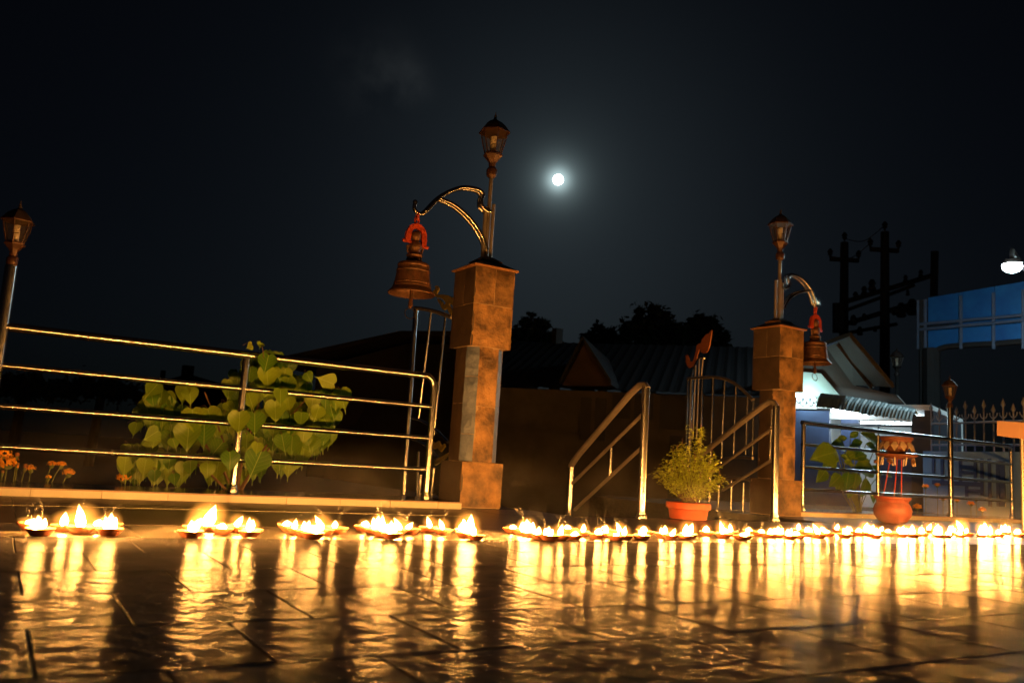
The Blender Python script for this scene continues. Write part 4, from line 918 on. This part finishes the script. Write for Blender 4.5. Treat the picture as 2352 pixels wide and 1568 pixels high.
for bx, by, tx, ty, Y in [(470, 660, 245, 700, 5.0), (570, 600, 470, 540, 5.2), (660, 560, 800, 520, 5.25), (640, 480, 740, 400, 5.3), (990, 560, 870, 410, 5.3), (840, 560, 1000, 620, 5.2), (700, 740, 860, 690, 5.15), (560, 780, 700, 820, 5.1), (760, 780, 890, 760, 5.2), (700, 860, 1000, 880, 5.2), (430, 740, 340, 850, 5.1), (330, 890, 260, 1010, 5.1), (520, 960, 430, 1060, 5.1), (620, 920, 600, 1100, 5.1), (720, 930, 700, 1100, 5.15), (850, 1000, 830, 1200, 5.2), (560, 1000, 500, 1130, 5.15), (640, 1060, 640, 1220, 5.2), (480, 500, 600, 470, 5.3), (900, 1150, 960, 1290, 5.2), (1060, 930, 1180, 960, 5.25), (780, 640, 640, 700, 5.2), (930, 830, 1010, 900, 5.2), (520, 700, 640, 760, 5.15)]:
    b, t_ = S8(bx, by, Y), S8(tx, ty, Y - .05); d = t_ - b; L = d.length * 1.1; yv = -d.normalized(); n = Vector((rs.uniform(-.7, .1), -.85, .4)); n = (n - yv * n.dot(yv)).normalized(); xv = yv.cross(n) * 1.35
    place(blm, 'leaf', bp, Matrix(((xv.x * L, yv.x * L, n.x * L, b.x), (xv.y * L, yv.y * L, n.y * L, b.y), (xv.z * L, yv.z * L, n.z * L, b.z), (0, 0, 0, 1))))
    stems.tube(arc([rootp + Vector((rs.uniform(-.04, .04), 0, 0)), rootp.lerp(b, .6) + Vector((0, .03, .04)), b], 4), .004, 5)
stems.build('stems', M['stalk'], bp)

# ================================================================== beyond the gate
def quad_wall(mb, p0, p1, z0, z1, th=.15):
    d = (p1 - p0); d.z = 0; n = Vector((-d.y, d.x, 0)).normalized() * th
    a, b = Vector((p0.x, p0.y, 0)), Vector((p1.x, p1.y, 0))
    return mb.hexa([a + _Z * z0, b + _Z * z0, b + n + _Z * z0, a + n + _Z * z0, a + _Z * z1, b + _Z * z1, b + n + _Z * z1, a + n + _Z * z1])
def wall_rect(mb, W0, W1, u0, u1, z0, z1, out=.03, th=.05):   # a panel on the wall line W0-W1, standing out towards the court
    d = (W1 - W0); d.z = 0; L = d.length; d.normalize(); n = Vector((d.y, -d.x, 0))
    if n.dot(Vector((W0.x, W0.y, 0))) > 0: n = -n
    a, b = Vector((W0.x, W0.y, 0)) + d * u0 + n * out, Vector((W0.x, W0.y, 0)) + d * u1 + n * out; m = -n * th
    return mb.hexa([a + _Z * z0, b + _Z * z0, b + m + _Z * z0, a + m + _Z * z0, a + _Z * z1, b + _Z * z1, b + m + _Z * z1, a + m + _Z * z1])
GZ = -.66
# low house facing the gate
W0, W1 = atD(1120, 905, 12.5), atD(1760, 886, 11.5); W0.z = W1.z = 0
ze = atD(1440, 893, 12).z
h = thing('low_house', ((W0.x + W1.x) / 2, (W0.y + W1.y) / 2, GZ), 'dark low house with ribbed roof seen through the gate', 'house')
quad_wall(MB(), W0, W1, GZ, ze - .05, .2).build('wall', M['house_wall'], h, smooth=0)
Lw = (W1 - W0).length
def u_of(px):
    p = atV(px, 960, W0, (W1 - W0).normalized()); return (Vector((p.x, p.y, 0)) - W0).length
def z_of(px, py): return atV(px, py, W0, (W1 - W0).normalized()).z
for a, b, y0, y1, nm in [(1333, 1392, 912, 1010, 'window'), (1405, 1500, 905, 960, 'window'), (1515, 1640, 905, 985, 'window')]:
    wfr = wall_rect(MB(), W0, W1, u_of(a), u_of(b), z_of(a, y1), z_of(a, y0), .03).build(nm, M['house_dark'], h, smooth=0)
    um = (u_of(a) + u_of(b)) / 2
    wall_rect(MB(), W0, W1, um - .025, um + .025, z_of(a, y1), z_of(a, y0), .05).build('mullion', M['house_wall'], wfr, smooth=0)
wall_rect(MB(), W0, W1, u_of(1540), u_of(1600), GZ, z_of(1540, 1000), .03).build('door', M['house_dark'], h, smooth=0)
nb = (W1 - W0).normalized(); nb = Vector((-nb.y, nb.x, 0)); nb = nb if nb.dot(Vector((W0.x, W0.y, 0))) > 0 else -nb
rw = MB(); n = 90; dl = (W1 - W0).normalized()
for i in range(n + 1):
    u = -.3 + (Lw + .5) * i / n; wv = .012 * (1 if i % 3 == 0 else 0)
    for f_, zz in ((-.35, ze - .06), (2.6, ze + 1.02)): rw.v.append(W0 + dl * u + nb * f_ + _Z * (zz + wv))
for i in range(n): rw.f.append((2 * i, 2 * i + 2, 2 * i + 3, 2 * i + 1))
rf = rw.build('roof', M['roof_sheet'], h, smooth=0)
# gabled porch
ga, gb, gc = atD(1292, 884, 11.4), atD(1408, 886, 11.3), atD(1343, 786, 11.4)
MB().prism([ga, gb, gc], nb * .12).build('porch_gable', M['gable_red'], h, smooth=0)
for a, b in ((ga, gc), (gb, gc)): MB().hexa([a - nb * .2, b - nb * .2, b + nb * 2.2, a + nb * 2.2, a - nb * .2 + _Z * .06, b - nb * .2 + _Z * .06, b + nb * 2.2 + _Z * .06, a + nb * 2.2 + _Z * .06]).build('porch_roof', M['roof_sheet'], h, smooth=0)
cp_ = atD(1279, 790, 15); MB().box((cp_.x - .07, cp_.y - .07, cp_.z - 1.2), (cp_.x + .07, cp_.y + .07, atD(1279, 754, 15).z)).build('chimney', M['house_dark'], h, smooth=0)
# dark shed to the left of the gate
s0, s1, s2 = atD(670, 842, 15), atD(935, 776, 15), atD(1120, 778, 14)
t = thing('dark_shed', (s1.x, s1.y, GZ), 'dark shed with sloping roof behind the left fence end', 'shed')
ws = MB(); dsh = Vector((s2.x - s0.x, s2.y - s0.y, 0)).normalized(); nsh = Vector((-dsh.y, dsh.x, 0)) * 3.0
g0, g2 = Vector((s0.x, s0.y, GZ)) + dsh * .5, Vector((s2.x, s2.y, GZ))
MB().prism([g0, g2, s2 - _Z * .1, s1 - _Z * .1, s0 + dsh * .5], nsh).build('wall', M['barn'], t, smooth=0)
e0 = s0 - dsh * .3
MB().hexa([e0 - nsh * .1, s1 - nsh * .1, s1 + nsh, e0 + nsh, e0 - nsh * .1 + _Z * .08, s1 - nsh * .1 + _Z * .08, s1 + nsh + _Z * .08, e0 + nsh + _Z * .08]).build('roof', M['barn'], t, smooth=0)
MB().hexa([s1 - nsh * .1, s2 - nsh * .1, s2 + nsh, s1 + nsh, s1 - nsh * .1 + _Z * .08, s2 - nsh * .1 + _Z * .08, s2 + nsh + _Z * .08, s1 + nsh + _Z * .08]).build('roof', M['barn'], t, smooth=0)
# far cottage with mast
c0 = atD(430, 880, 42); t = thing('far_cottage', (c0.x, c0.y, GZ), 'tiny far cottage with a little tower left of the shrub', 'cottage')
w_ = 3.0; MB().box((c0.x - 1, c0.y, GZ), (c0.x + w_, c0.y + 2, c0.z)).build('wall', M['barn'], t, smooth=0)
MB().prism([(c0.x - 1.2, c0.y - .1, c0.z), (c0.x + w_ + .3, c0.y - .1, c0.z - .2), (c0.x, c0.y - .1, atD(425, 858, 42).z)], (0, 2.2, 0)).build('roof', M['barn'], t, smooth=0)
MB().box((c0.x - .25, c0.y, c0.z), (c0.x + .25, c0.y + .5, atD(425, 838, 42).z)).build('tower', M['barn'], t, smooth=0)
p = atD(372, 878, 42); MB().tube([(p.x, p.y, GZ), (p.x, p.y, atD(372, 850, 42).z)], .12, 6).build('far_post', M['barn'], label='short dark far post left of the far cottage', cat='post')

# trees
def tree(px0, px1, pyt, pyb, D_, label, seed, n=2600, leaf=.11):
    rnd = random.Random(seed); c0, c1 = atD(px0, pyb, D_), atD(px1, pyb, D_); top = atD((px0 + px1) / 2, pyt, D_).z
    mid = (c0 + c1) / 2; W = (c1 - c0).length / 2; zb = min(c0.z, c1.z); H = top - zb
    t = thing('tree', (mid.x, mid.y, GZ), label, 'tree', 'dark trees behind the houses')
    tr = MB(); tr.tube([(mid.x, mid.y, GZ), (mid.x + .1, mid.y, zb + H * .2), (mid.x, mid.y, zb + H * .6)], [.16, .12, .05], 8)
    dd = Vector((IX.x, IX.y, 0)).normalized(); cl_ = []
    for i in range(120):
        u = rnd.uniform(-1, 1); v = rnd.uniform(0, 1); 
        if v > 1.02 - .75 * u * u: v *= .5
        c = mid + dd * u * W * .88 + FWD.xy.to_3d() * rnd.uniform(-W, W) * .45; c.z = zb + H * v * .93; cl_.append((c, rnd.uniform(.05, .15) * W))
        tr.tube([Vector((mid.x, mid.y, zb + H * rnd.uniform(.05, .4))), Vector((mid.x, mid.y, zb + H * .3)).lerp(c, .6), c], [.03, .02, .008], 5)
    tr.build('trunk', M['dark_bark'], t)
    cr = MB()
    for i in range(int(n * 1.5)):
        c, r_ = rnd.choice(cl_); d = Vector((rnd.gauss(0, 1), rnd.gauss(0, 1), rnd.gauss(0, 1))); d = d.normalized() * r_ * rnd.random() ** .45 * (2.3 if rnd.random() < .2 else 1)
        p = c + d; a = Vector((rnd.gauss(0, 1), rnd.gauss(0, 1), rnd.gauss(0, 1))).normalized(); b = a.orthogonal().normalized(); L = leaf * rnd.uniform(.6, 1.3)
        cr.add([p - b * L * .4, p + a * L, p + b * L * .4, p - a * L * .5], [(0, 1, 2, 3)])
    cr.build('crown', M['night_leaf'], t, smooth=0)
tree(1418, 1570, 688, 800, 21, 'large dark round tree behind the low house', 1, 4200, .14)
tree(1545, 1672, 715, 800, 22, 'dark spiky-topped tree left of the right pillar', 2, 2800, .13)
tree(1335, 1432, 738, 800, 23, 'small dark tree left of the large round tree', 3, 1600, .13)
tree(1150, 1290, 715, 830, 20, 'dark tree right of the left stone pillar', 4, 3000, .13)
tree(-60, 150, 858, 900, 24, 'low dark tree at the left picture edge', 5, 1800, .13)
tree(120, 330, 868, 905, 26, 'low dark tree beyond the left fence rails', 6, 1600, .13)

# power poles
def power_pole(px, yt, yb, D_, arm, label):
    p = atD(px, yb, D_); top = atD(px, yt, D_).z; k = D_ / 1941; dd = Vector((IX.x, IX.y, 0)).normalized()
    t = thing('power_pole', (p.x, p.y, GZ), label, 'power pole', 'dark power poles on the right')
    MB().tube([(p.x, p.y, GZ), (p.x, p.y, top)], [.16, .11], 10).build('pole', M['pole'], t)
    z = atD(px, arm[2], D_).z; a = p + dd * arm[0] * k; b = p + dd * arm[1] * k; a.z = b.z = z
    MB().obox((a + b) / 2, dd, dd.cross(_Z), _Z, (b - a).length / 2, .05, .055).build('crossarm', M['pole'], t, smooth=0)
    for q in (a, b, Vector((p.x, p.y, top))):
        MB().lathe(q + _Z * .05, [(.03, 0), (.03, .06), (.075, .08), (.05, .13), (.085, .16), (.05, .22), (.02, .26)], 10).build('insulator', M['pole'], t)
    c_ = Vector((p.x, p.y, 0)) - dd * 8 * k
    MB().tube([c_ + _Z * (z + .05), c_ + _Z * (top - .15), Vector((p.x, p.y, top - .15))], .025, 6).build('bracket', M['pole'], t)
    return p, dd, k
pa = power_pole(1938, 548, 770, 24, (-33, 33, 590), 'left of two dark power poles behind the shop roof')
pb = power_pole(2032, 518, 880, 23, (-34, 32, 562), 'right and taller of two dark power poles, left of the blue panels')
t = thing('transformer_frame', (pb[0].x, pb[0].y + .3, 2), 'dark transformer platform of beams between the power poles', 'transformer')
for x0, y0, x1, y1, r_ in [(1945, 692, 2150, 630, .07), (1945, 712, 2100, 655, .05), (1948, 742, 2060, 708, .07), (1950, 764, 2060, 744, .05), (2050, 715, 2110, 700, .12)]:
    MB().tube([atD(x0, y0, 23.3), atD(x1, y1, 23.3)], r_, 6).build('beam', M['pole'], t)
for x0, y0, sz in [(1965, 680, .12), (1985, 668, .13), (2003, 655, .16), (2080, 640, .10), (2115, 628, .10), (2085, 672, .08), (1960, 735, .14), (1985, 728, .10), (1975, 760, .12), (2010, 755, .08), (2070, 712, .2), (2095, 705, .22)]:
    q = atD(x0, y0, 23.2); MB().lathe(q - _Z * sz, [(sz * .5, 0), (sz * .7, sz * .3), (sz * .4, sz), (sz * .65, sz * 1.3), (sz * .3, sz * 2)], 8).build('insulator', M['pole'], t)
q = atD(2147, 577, 23.3); MB().tube([q, atD(2145, 680, 23.3)], .1, 8).build('upright', M['pole'], t)
q = atD(1922, 700, 23.6); MB().obox(atD(1925, 730, 23.6), IX, IY, FWD, .12, .42, .1).build('switch_box', M['pole'], t, smooth=0)
for i, (a, b) in enumerate([((1938, 548), (2032, 518)), ((1905, 588), (2000, 558))]):
    A_, B_ = atD(*a, 24), atD(*b, 23); mid_ = (A_ + B_) / 2 - _Z * .25
    MB().tube(arc([A_, mid_, B_], 6), .012, 5).build('power_line', M['pole'], label=('upper' if i == 0 else 'lower') + ' thin dark wire between the two power poles', cat='wire')

# blue panel hoarding and the floodlight
b0, b1 = atD(2112, 800, 15), atD(2420, 770, 13.2); bd = Vector((b1.x - b0.x, b1.y - b0.y, 0)).normalized()
t = thing('blue_hoarding', (b0.x, b0.y, GZ), 'blue sheet-metal hoarding with pale rails under the floodlight', 'hoarding')
HP = lambda x, y: atV(x, y, b0, bd)
off = bd.cross(_Z); off = off if off.dot(b0) < 0 else -off
for a, b in [(2132, 2209), (2211, 2284), (2286, 2352), (2354, 2430)]:
    for (ya, yb), (yc, yd) in [((684, 664), (746, 740)), ((755, 748), (800, 790))]:
        sl = -.17
        ta, tb = HP(a, ya + (a - 2132) * sl), HP(b, ya + (b - 2132) * sl); ba, bb = HP(a, yc + (a - 2132) * -.075 if ya < 700 else yc + (a - 2132) * -.05), HP(b, yc + (b - 2132) * -.075 if ya < 700 else yc + (b - 2132) * -.05)
        MB().prism([ba, bb, tb, ta], -off * .03).build('panel', M['blue_sheet'], t, smooth=0)
for x_ in (2112, 2128, 2210, 2285, 2353): MB().tube([HP(x_, 690 - (x_ - 2112) * .1) + off * .04, HP(x_, 802)  + off * .04], .028, 6).build('upright', M['pale_rail'], t)
for ya, yb in ((758, 734), (746, 722)): MB().tube([HP(2112, ya) + off * .06, HP(2430, yb - 4) + off * .06], .026, 6).build('rail', M['pale_rail'], t)
q = HP(2300, 800); MB().tube(arc([HP(2125, 835), HP(2160, 800), HP(2230, 792), HP(2300, 788), HP(2430, 776)], 5), .05, 6).build('cable_bundle', M['pole'], t)
MB().tube([Vector((HP(2118, 800).x, HP(2118, 800).y, GZ)), HP(2118, 690)], .06, 8).build('corner_post', M['pole'], t)
MB().tube([Vector((HP(2140, 800).x, HP(2140, 800).y, GZ)), HP(2140, 800)], .14, 8).build('corner_post', M['pole'], t)
MB().tube([Vector((HP(2420, 800).x, HP(2420, 800).y, GZ)), HP(2420, 690)], .06, 8).build('corner_post', M['pole'], t)

flp = atD(2325, 612, 11.6)
t = thing('floodlight', (flp.x + .45, flp.y, GZ), 'glowing white floodlight on a pole above the blue hoarding', 'floodlight')
aim = (Vector((1.6, 1.0, 0)) - flp).normalized(); aim = (aim * .35 + Vector((0, 0, -1.0))).normalized(); rx = aim.cross(_Z).normalized(); ry = rx.cross(aim)
hd = MB(); hw, hh = .125, .10
hd.hexa([flp - rx * hw - ry * hh, flp + rx * hw - ry * hh, flp + rx * hw + ry * hh, flp - rx * hw + ry * hh, flp - rx * hw * .6 - ry * hh * .6 - aim * .09, flp + rx * hw * .6 - ry * hh * .6 - aim * .09, flp + rx * hw * .6 + ry * hh * .6 - aim * .09, flp - rx * hw * .6 + ry * hh * .6 - aim * .09])
hd.build('housing', M['lamp_dark'], t, smooth=0)
MB().lathe(flp + aim * .004, [(.118, 0), (.11, .02), (.085, .045), (.045, .06), (.002, .064)], 18, ax=aim).build('lens', M['flood'], t)
MB().tube([flp - aim * .08, flp - aim * .2 + _Z * .05, Vector((flp.x + .45, flp.y, flp.z - .05)), Vector((flp.x + .45, flp.y, GZ))], .035, 8).build('pole', M['pole'], t)

# ------------------------------------------------------------------ lit shop
c2 = lambda x, y: (1807 + x * .2539, 857.5 + y * .2539)
A0, A1 = atD(1800, 1000, 11.6), atD(2110, 1000, 10.6); A0.z = A1.z = 0; ad = (A1 - A0).normalized()
SP = lambda px, py: atV(px, py, A0, ad)
an = Vector((-ad.y, ad.x, 0)); an = an if an.dot(A0) > 0 else -an
sp = thing('shop', (SP(1950, 1180).x, SP(1950, 1180).y, GZ), 'small lit shop with gable roof and teal awning behind the right fence', 'shop')
def SU(px): p = SP(px, 1000); return (Vector((p.x, p.y, 0)) - A0).dot(ad)
def swall(x0, x1, y0, y1, m, nm, out=0.0, th=.1, par=None):
    zt, zb = SP(x0, y0).z, (SP(x0, y1).z if y1 else GZ)
    a, b = A0 + ad * SU(x0) - an * out, A0 + ad * SU(x1) - an * out
    return MB().hexa([a + _Z * zb, b + _Z * zb, b + an * th + _Z * zb, a + an * th + _Z * zb, a + _Z * zt, b + _Z * zt, b + an * th + _Z * zt, a + an * th + _Z * zt]).build(nm, m, par or sp, smooth=0)
swall(1815, 1904, 942, None, M['shop_blue'], 'wall')
swall(1904.3, 1931, 974, 983, M['shop_blue'], 'wall')
swall(1904.3, 1931, 1018, None, M['shop_blue'], 'wall')
swall(1931.3, 1972, 962, None, M['shop_blue'], 'wall')
swall(2018, 2094, 1000, None, M['shop_blue'], 'wall')
swall(1972.3, 2017.7, 1165, None, M['shop_blue'], 'wall')
swall(2094.3, 2140, 955, None, M['shop_dark'], 'wall', .02)
swall(1904, 2094, 944, 962, M['white_wall'], 'fascia', -.01)
swall(1931.5, 2094, 971, 977, M['shop_dark'], 'mullion', .012, .03)
swall(1971, 1973.5, 979, 1165, M['shop_dark'], 'mullion', .012, .03)
swall(2016.5, 2019, 979, 1165, M['shop_dark'], 'mullion', .012, .03)
# room behind the openings
ra, rb = A0 + ad * SU(1815), A0 + ad * SU(2140); zc = SP(1950, 938).z
MB().hexa([ra + an * 2.2 + _Z * GZ, rb + an * 2.2 + _Z * GZ, rb + an * 2.35 + _Z * GZ, ra + an * 2.35 + _Z * GZ, ra + an * 2.2 + _Z * zc, rb + an * 2.2 + _Z * zc, rb + an * 2.35 + _Z * zc, ra + an * 2.35 + _Z * zc]).build('back_wall', M['white_wall'], sp, smooth=0)
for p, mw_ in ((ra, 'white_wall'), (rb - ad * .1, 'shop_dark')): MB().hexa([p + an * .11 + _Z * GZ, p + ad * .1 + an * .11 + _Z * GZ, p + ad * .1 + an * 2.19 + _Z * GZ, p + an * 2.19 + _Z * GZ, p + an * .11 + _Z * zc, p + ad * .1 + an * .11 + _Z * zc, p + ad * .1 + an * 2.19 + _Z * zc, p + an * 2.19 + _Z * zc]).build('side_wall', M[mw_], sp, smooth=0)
MB().hexa([ra + _Z * zc, rb + _Z * zc, rb + an * 2.35 + _Z * zc, ra + an * 2.35 + _Z * zc, ra + _Z * (zc + .06), rb + _Z * (zc + .06), rb + an * 2.35 + _Z * (zc + .06), ra + an * 2.35 + _Z * (zc + .06)]).build('ceiling', M['white_wall'], sp, smooth=0)
tz = zc - .12
tb = MB().tube([A0 + ad * SU(1925) + an * .9 + _Z * tz, A0 + ad * SU(2080) + an * .9 + _Z * tz], .02, 8).build('tube_lamp', M['tube_light'], sp)
tb2 = MB().tube([SP(1925, 946) - an * .30, SP(1990, 957) - an * .30], .018, 8).build('tube_lamp', M['tube_light'], sp)
# left clerestory window
wz0, wz1 = SP(1850, 938).z, SP(1850, 912).z
win = swall(1826, 1876, 911, 938, M['white_wall'], 'lit_window', .02, .02)
gr = MB()
for k in range(5): 
    c_ = SP(1838 + k * 8, 918 + (k % 2) * 6) - an * .03; gr.tube([c_ + (ad * math.cos(a) + _Z * math.sin(a)) * .045 for a in [i * .6 for i in range(12)]], .006, 5)
gr.build('window_grille', M['shop_dark'], win)
tb3 = MB().tube([SP(1832, 909) - an * .20, SP(1874, 913) - an * .20], .016, 8).build('tube_lamp', M['gable_fill_tube'], sp)  # tube added outside the window to brighten the gable panel
# gable wall and roof slabs
MB().prism([g + an * .06 for g in (SP(1800, 946), SP(2108, 962), SP(2056, 905), SP(1960, 884), SP(1899, 800), SP(1800, 850))], an * .1).build('gable_wall', M['soffit'], sp, smooth=0)
MB().prism([g + an * .02 for g in (SP(1800, 930), SP(1944, 926), SP(1884, 857), SP(1800, 850))], an * .03).build('gable_panel', M['teal_wall'], sp, smooth=0)
def slab(c, m, nm, th=.05):
    return MB().hexa(c + [p + _Z * th for p in c]).build(nm, m, sp, smooth=0)
rfr, efr = atD(1953, 771, 10.4), atD(2052, 889, 10.2)
rbk, ebk = SP(1897, 797), SP(1960, 884)
slab([efr, ebk, rbk, rfr], M['soffit'], 'roof')
lfr, lbk = atD(1884, 797, 10.6), SP(1836, 826)
slab([rfr, rbk, lbk, lfr], M['roof_blue'], 'roof')
MB().tube([rfr, efr], .022, 6).build('barge_board', M['soffit'], sp)
a, b = rfr.lerp(rbk, .5), efr.lerp(ebk, .5); MB().tube([a - _Z * .03, b - _Z * .03], .03, 6).build('rafter', M['soffit'], sp)
# awning: a drooping sheet with scalloped edge, ribs pressed in
aw = MB(); n = 64; tp_ = [c2(345, 210), c2(560, 235), c2(880, 290), c2(1205, 380)]; bt_ = [c2(375, 330), c2(560, 350), c2(880, 408), c2(1215, 452)]
def lerp_poly(P_, u):
    q = u * (len(P_) - 1); i = min(int(q), len(P_) - 2); f_ = q - i; return (P_[i][0] * (1 - f_) + P_[i + 1][0] * f_, P_[i][1] * (1 - f_) + P_[i + 1][1] * f_)
for i in range(n + 1):
    u = i / n; a, b = lerp_poly(tp_, u), lerp_poly(bt_, u); rib = .03 * (i % 2)
    pa_, pb_ = SP(*a) - an * .08, SP(b[0], b[1] + (2.2 if i % 4 < 2 else 0)) - an * (.55)
    for f_ in (0, .35, .7, 1): 
        p = pa_.lerp(pb_, f_); p += _Z * (.10 * math.sin(f_ * math.pi)) - an * rib; aw.v.append(p)
for i in range(n):
    for k in range(3): aw.f.append((4 * i + k, 4 * i + 4 + k, 4 * i + 5 + k, 4 * i + 1 + k))
aw.build('awning', M['awning'], sp, smooth=0)

# ------------------------------------------------------------------ blue boundary wall with spear-topped fence
B0, B1 = atD(2116, 1100, 10.5), atD(2450, 1100, 8.6); B0.z = B1.z = 0; bd2 = (B1 - B0).normalized(); BP = lambda x, y: atV(x, y, B0, bd2)
bn = Vector((-bd2.y, bd2.x, 0)); bn = bn if bn.dot(B0) < 0 else -bn
t = thing('blue_wall', (BP(2220, 1180).x, BP(2220, 1180).y, GZ), 'blue painted boundary wall with darker pattern strips behind the right fence', 'wall')
a, b = BP(2120, 1042), BP(2460, 1052); zt = BP(2180, 1036).z
MB().hexa([Vector((a.x, a.y, GZ)), Vector((b.x, b.y, GZ)), Vector((b.x, b.y, GZ)) - bn * .12, Vector((a.x, a.y, GZ)) - bn * .12, Vector((a.x, a.y, zt)), Vector((b.x, b.y, zt)), Vector((b.x, b.y, zt)) - bn * .12, Vector((a.x, a.y, zt)) - bn * .12]).build('wall', M['blue_wall'], t, smooth=0)
for x0, y0, x1, y1 in [(1320, 760, 1335, 900), (1400, 760, 1415, 1000), (1565, 780, 1580, 990), (1700, 770, 1722, 990), (1580, 850, 1700, 860), (1580, 900, 1700, 910), (1320, 985, 1760, 1000), (1620, 1000, 1640, 1120), (1640, 1060, 1760, 1072), (1760, 770, 1780, 1100), (1830, 770, 1848, 1200), (1905, 790, 1920, 1200), (1940, 790, 1975, 1200)]:
    p0, p1 = BP(*c2(x0, y1)), BP(*c2(x1, y0)); u0, u1 = sorted(((p0 - B0).dot(bd2), (p1 - B0).dot(bd2))); u1 = max(u1, u0 + .04); zz0, zz1 = sorted((p0.z, p1.z)); zz1 = max(zz1, zz0 + .04)
    q0, q1 = B0 + bd2 * u0 + bn * .012, B0 + bd2 * u1 + bn * .012
    MB().hexa([q0 + _Z * zz0, q1 + _Z * zz0, q1 - bn * .02 + _Z * zz0, q0 - bn * .02 + _Z * zz0, q0 + _Z * zz1, q1 + _Z * zz1, q1 - bn * .02 + _Z * zz1, q0 - bn * .02 + _Z * zz1]).build('pattern_strip', M['blue_dark'], t, smooth=0)
t = thing('spear_fence', (BP(2220, 1036).x, BP(2220, 1036).y, zt), 'pale spear-topped railing on the blue boundary wall', 'fence')
z1_, z2_ = zt + .08, zt + .34; u0 = (BP(2130, 1036) - B0).dot(bd2); u1 = (BP(2352, 1036) - B0).dot(bd2)
for z in (z1_, z2_): MB().tube([B0 + bd2 * u0 - bn * .06 + _Z * z, B0 + bd2 * (u1 + .5) - bn * .06 + _Z * z], .012, 6).build('rail', M['fence_white'], t)
u = u0; i = 0
while u < u1 + .4:
    p = B0 + bd2 * u - bn * .06
    MB().tube([p + _Z * zt, p + _Z * (z2_ + (.10 if i % 2 else .16))], .009, 6).lathe(p + _Z * (z2_ + (.10 if i % 2 else .16)), [(.010, 0), (.024, .03), (.002, .10)], 6).build('spear_bar', M['fence_white'], t)
    MB().tube([p + _Z * (z2_ + .10) + bd2 * .05 * math.cos(a_) - _Z * .06 * math.sin(a_) for a_ in [j * math.pi / 8 for j in range(9)]], .007, 5).build('scroll', M['fence_white'], t)
    u += .135; i += 1
# sign board
g0 = atD(2286, 966, 7.3); g1 = atD(2420, 976, 6.9); gd = Vector((g1.x - g0.x, g1.y - g0.y, 0)).normalized(); GP = lambda x, y: atV(x, y, g0, gd)
t = thing('sign_board', (GP(2340, 1180).x, GP(2340, 1180).y, 0), 'blank pinkish board on a thin post at the right edge', 'sign')
MB().prism([GP(2290, 1000), GP(2420, 1016), GP(2420, 975), GP(2290, 966)], Vector((gd.y, -gd.x, 0)) * -.025).build('board', M['sign_pink'], t, smooth=0)
q = GP(2341, 1001); MB().tube([Vector((q.x, q.y, 0)) + Vector((gd.y, -gd.x, 0)) * -.05, q + Vector((gd.y, -gd.x, 0)) * -.05], .02, 8).build('post', M['steel_dull'], t)
# unlit lamp post farther back
q = atD(2060, 960, 15); t = thing('lamp_post', (q.x, q.y, GZ), 'dark unlit lamp post standing behind the shop roof', 'lamp post', 'steel lamp posts standing in the fences')
MB().tube([(q.x, q.y, GZ), (q.x, q.y, atD(2062, 862, 15).z)], .03, 8).build('post', M['pole'], t); lantern(t, (q.x, q.y, atD(2062, 862, 15).z - .01), 1.15, 'lamp_dark')

# moon
md = 900.0
MB().lathe(CAM + moon_dir * md - _Z * 0, [(math.sin(a) * 5.6 + .001, -math.cos(a) * 5.6) for a in [i * math.pi / 16 for i in range(17)]], 32).build('moon', M['moon'], label='bright full moon right of the left pillar lantern', cat='moon')

# ------------------------------------------------------------------ thin smoke drifting low over the lamps
hz = bpy.data.materials.new('lamp_smoke'); hz.use_nodes = True; n, l = hz.node_tree.nodes, hz.node_tree.links; n.remove(n['Principled BSDF'])
v = n.new('ShaderNodeVolumePrincipled'); v.inputs['Color'].default_value = (.85, .82, .78, 1)
gm = n.new('ShaderNodeNewGeometry'); nz = n.new('ShaderNodeTexNoise'); nz.inputs['Scale'].default_value = 4.5; nz.inputs['Detail'].default_value = 4; nz.inputs['Distortion'].default_value = .8; l.new(gm.outputs['Position'], nz.inputs['Vector'])
mr = n.new('ShaderNodeMapRange'); mr.inputs['From Min'].default_value = .48; mr.inputs['From Max'].default_value = .75; mr.inputs['To Min'].default_value = .002; mr.inputs['To Max'].default_value = .20; l.new(nz.outputs[0], mr.inputs['Value'])
sx = n.new('ShaderNodeSeparateXYZ'); l.new(gm.outputs['Position'], sx.inputs[0])
mz = n.new('ShaderNodeMapRange'); mz.interpolation_type = 'SMOOTHSTEP'; mz.inputs['From Min'].default_value = .08; mz.inputs['From Max'].default_value = .4; mz.inputs['To Min'].default_value = 1; mz.inputs['To Max'].default_value = 0; l.new(sx.outputs[2], mz.inputs['Value'])
mu = n.new('ShaderNodeMath'); mu.operation = 'MULTIPLY'; l.new(mr.outputs[0], mu.inputs[0]); l.new(mz.outputs[0], mu.inputs[1]); l.new(mu.outputs[0], v.inputs['Density'])
l.new(v.outputs[0], n['Material Output'].inputs['Volume'])
MB().box((-1.2, 3.28, .004), (8.6, 4.15, .5)).build('lamp_smoke', hz, kind='stuff', smooth=0, label='thin warm smoke drifting low behind the row of oil lamps', cat='smoke')
cy.volume_step_rate = 1.0; cy.volume_max_steps = 64
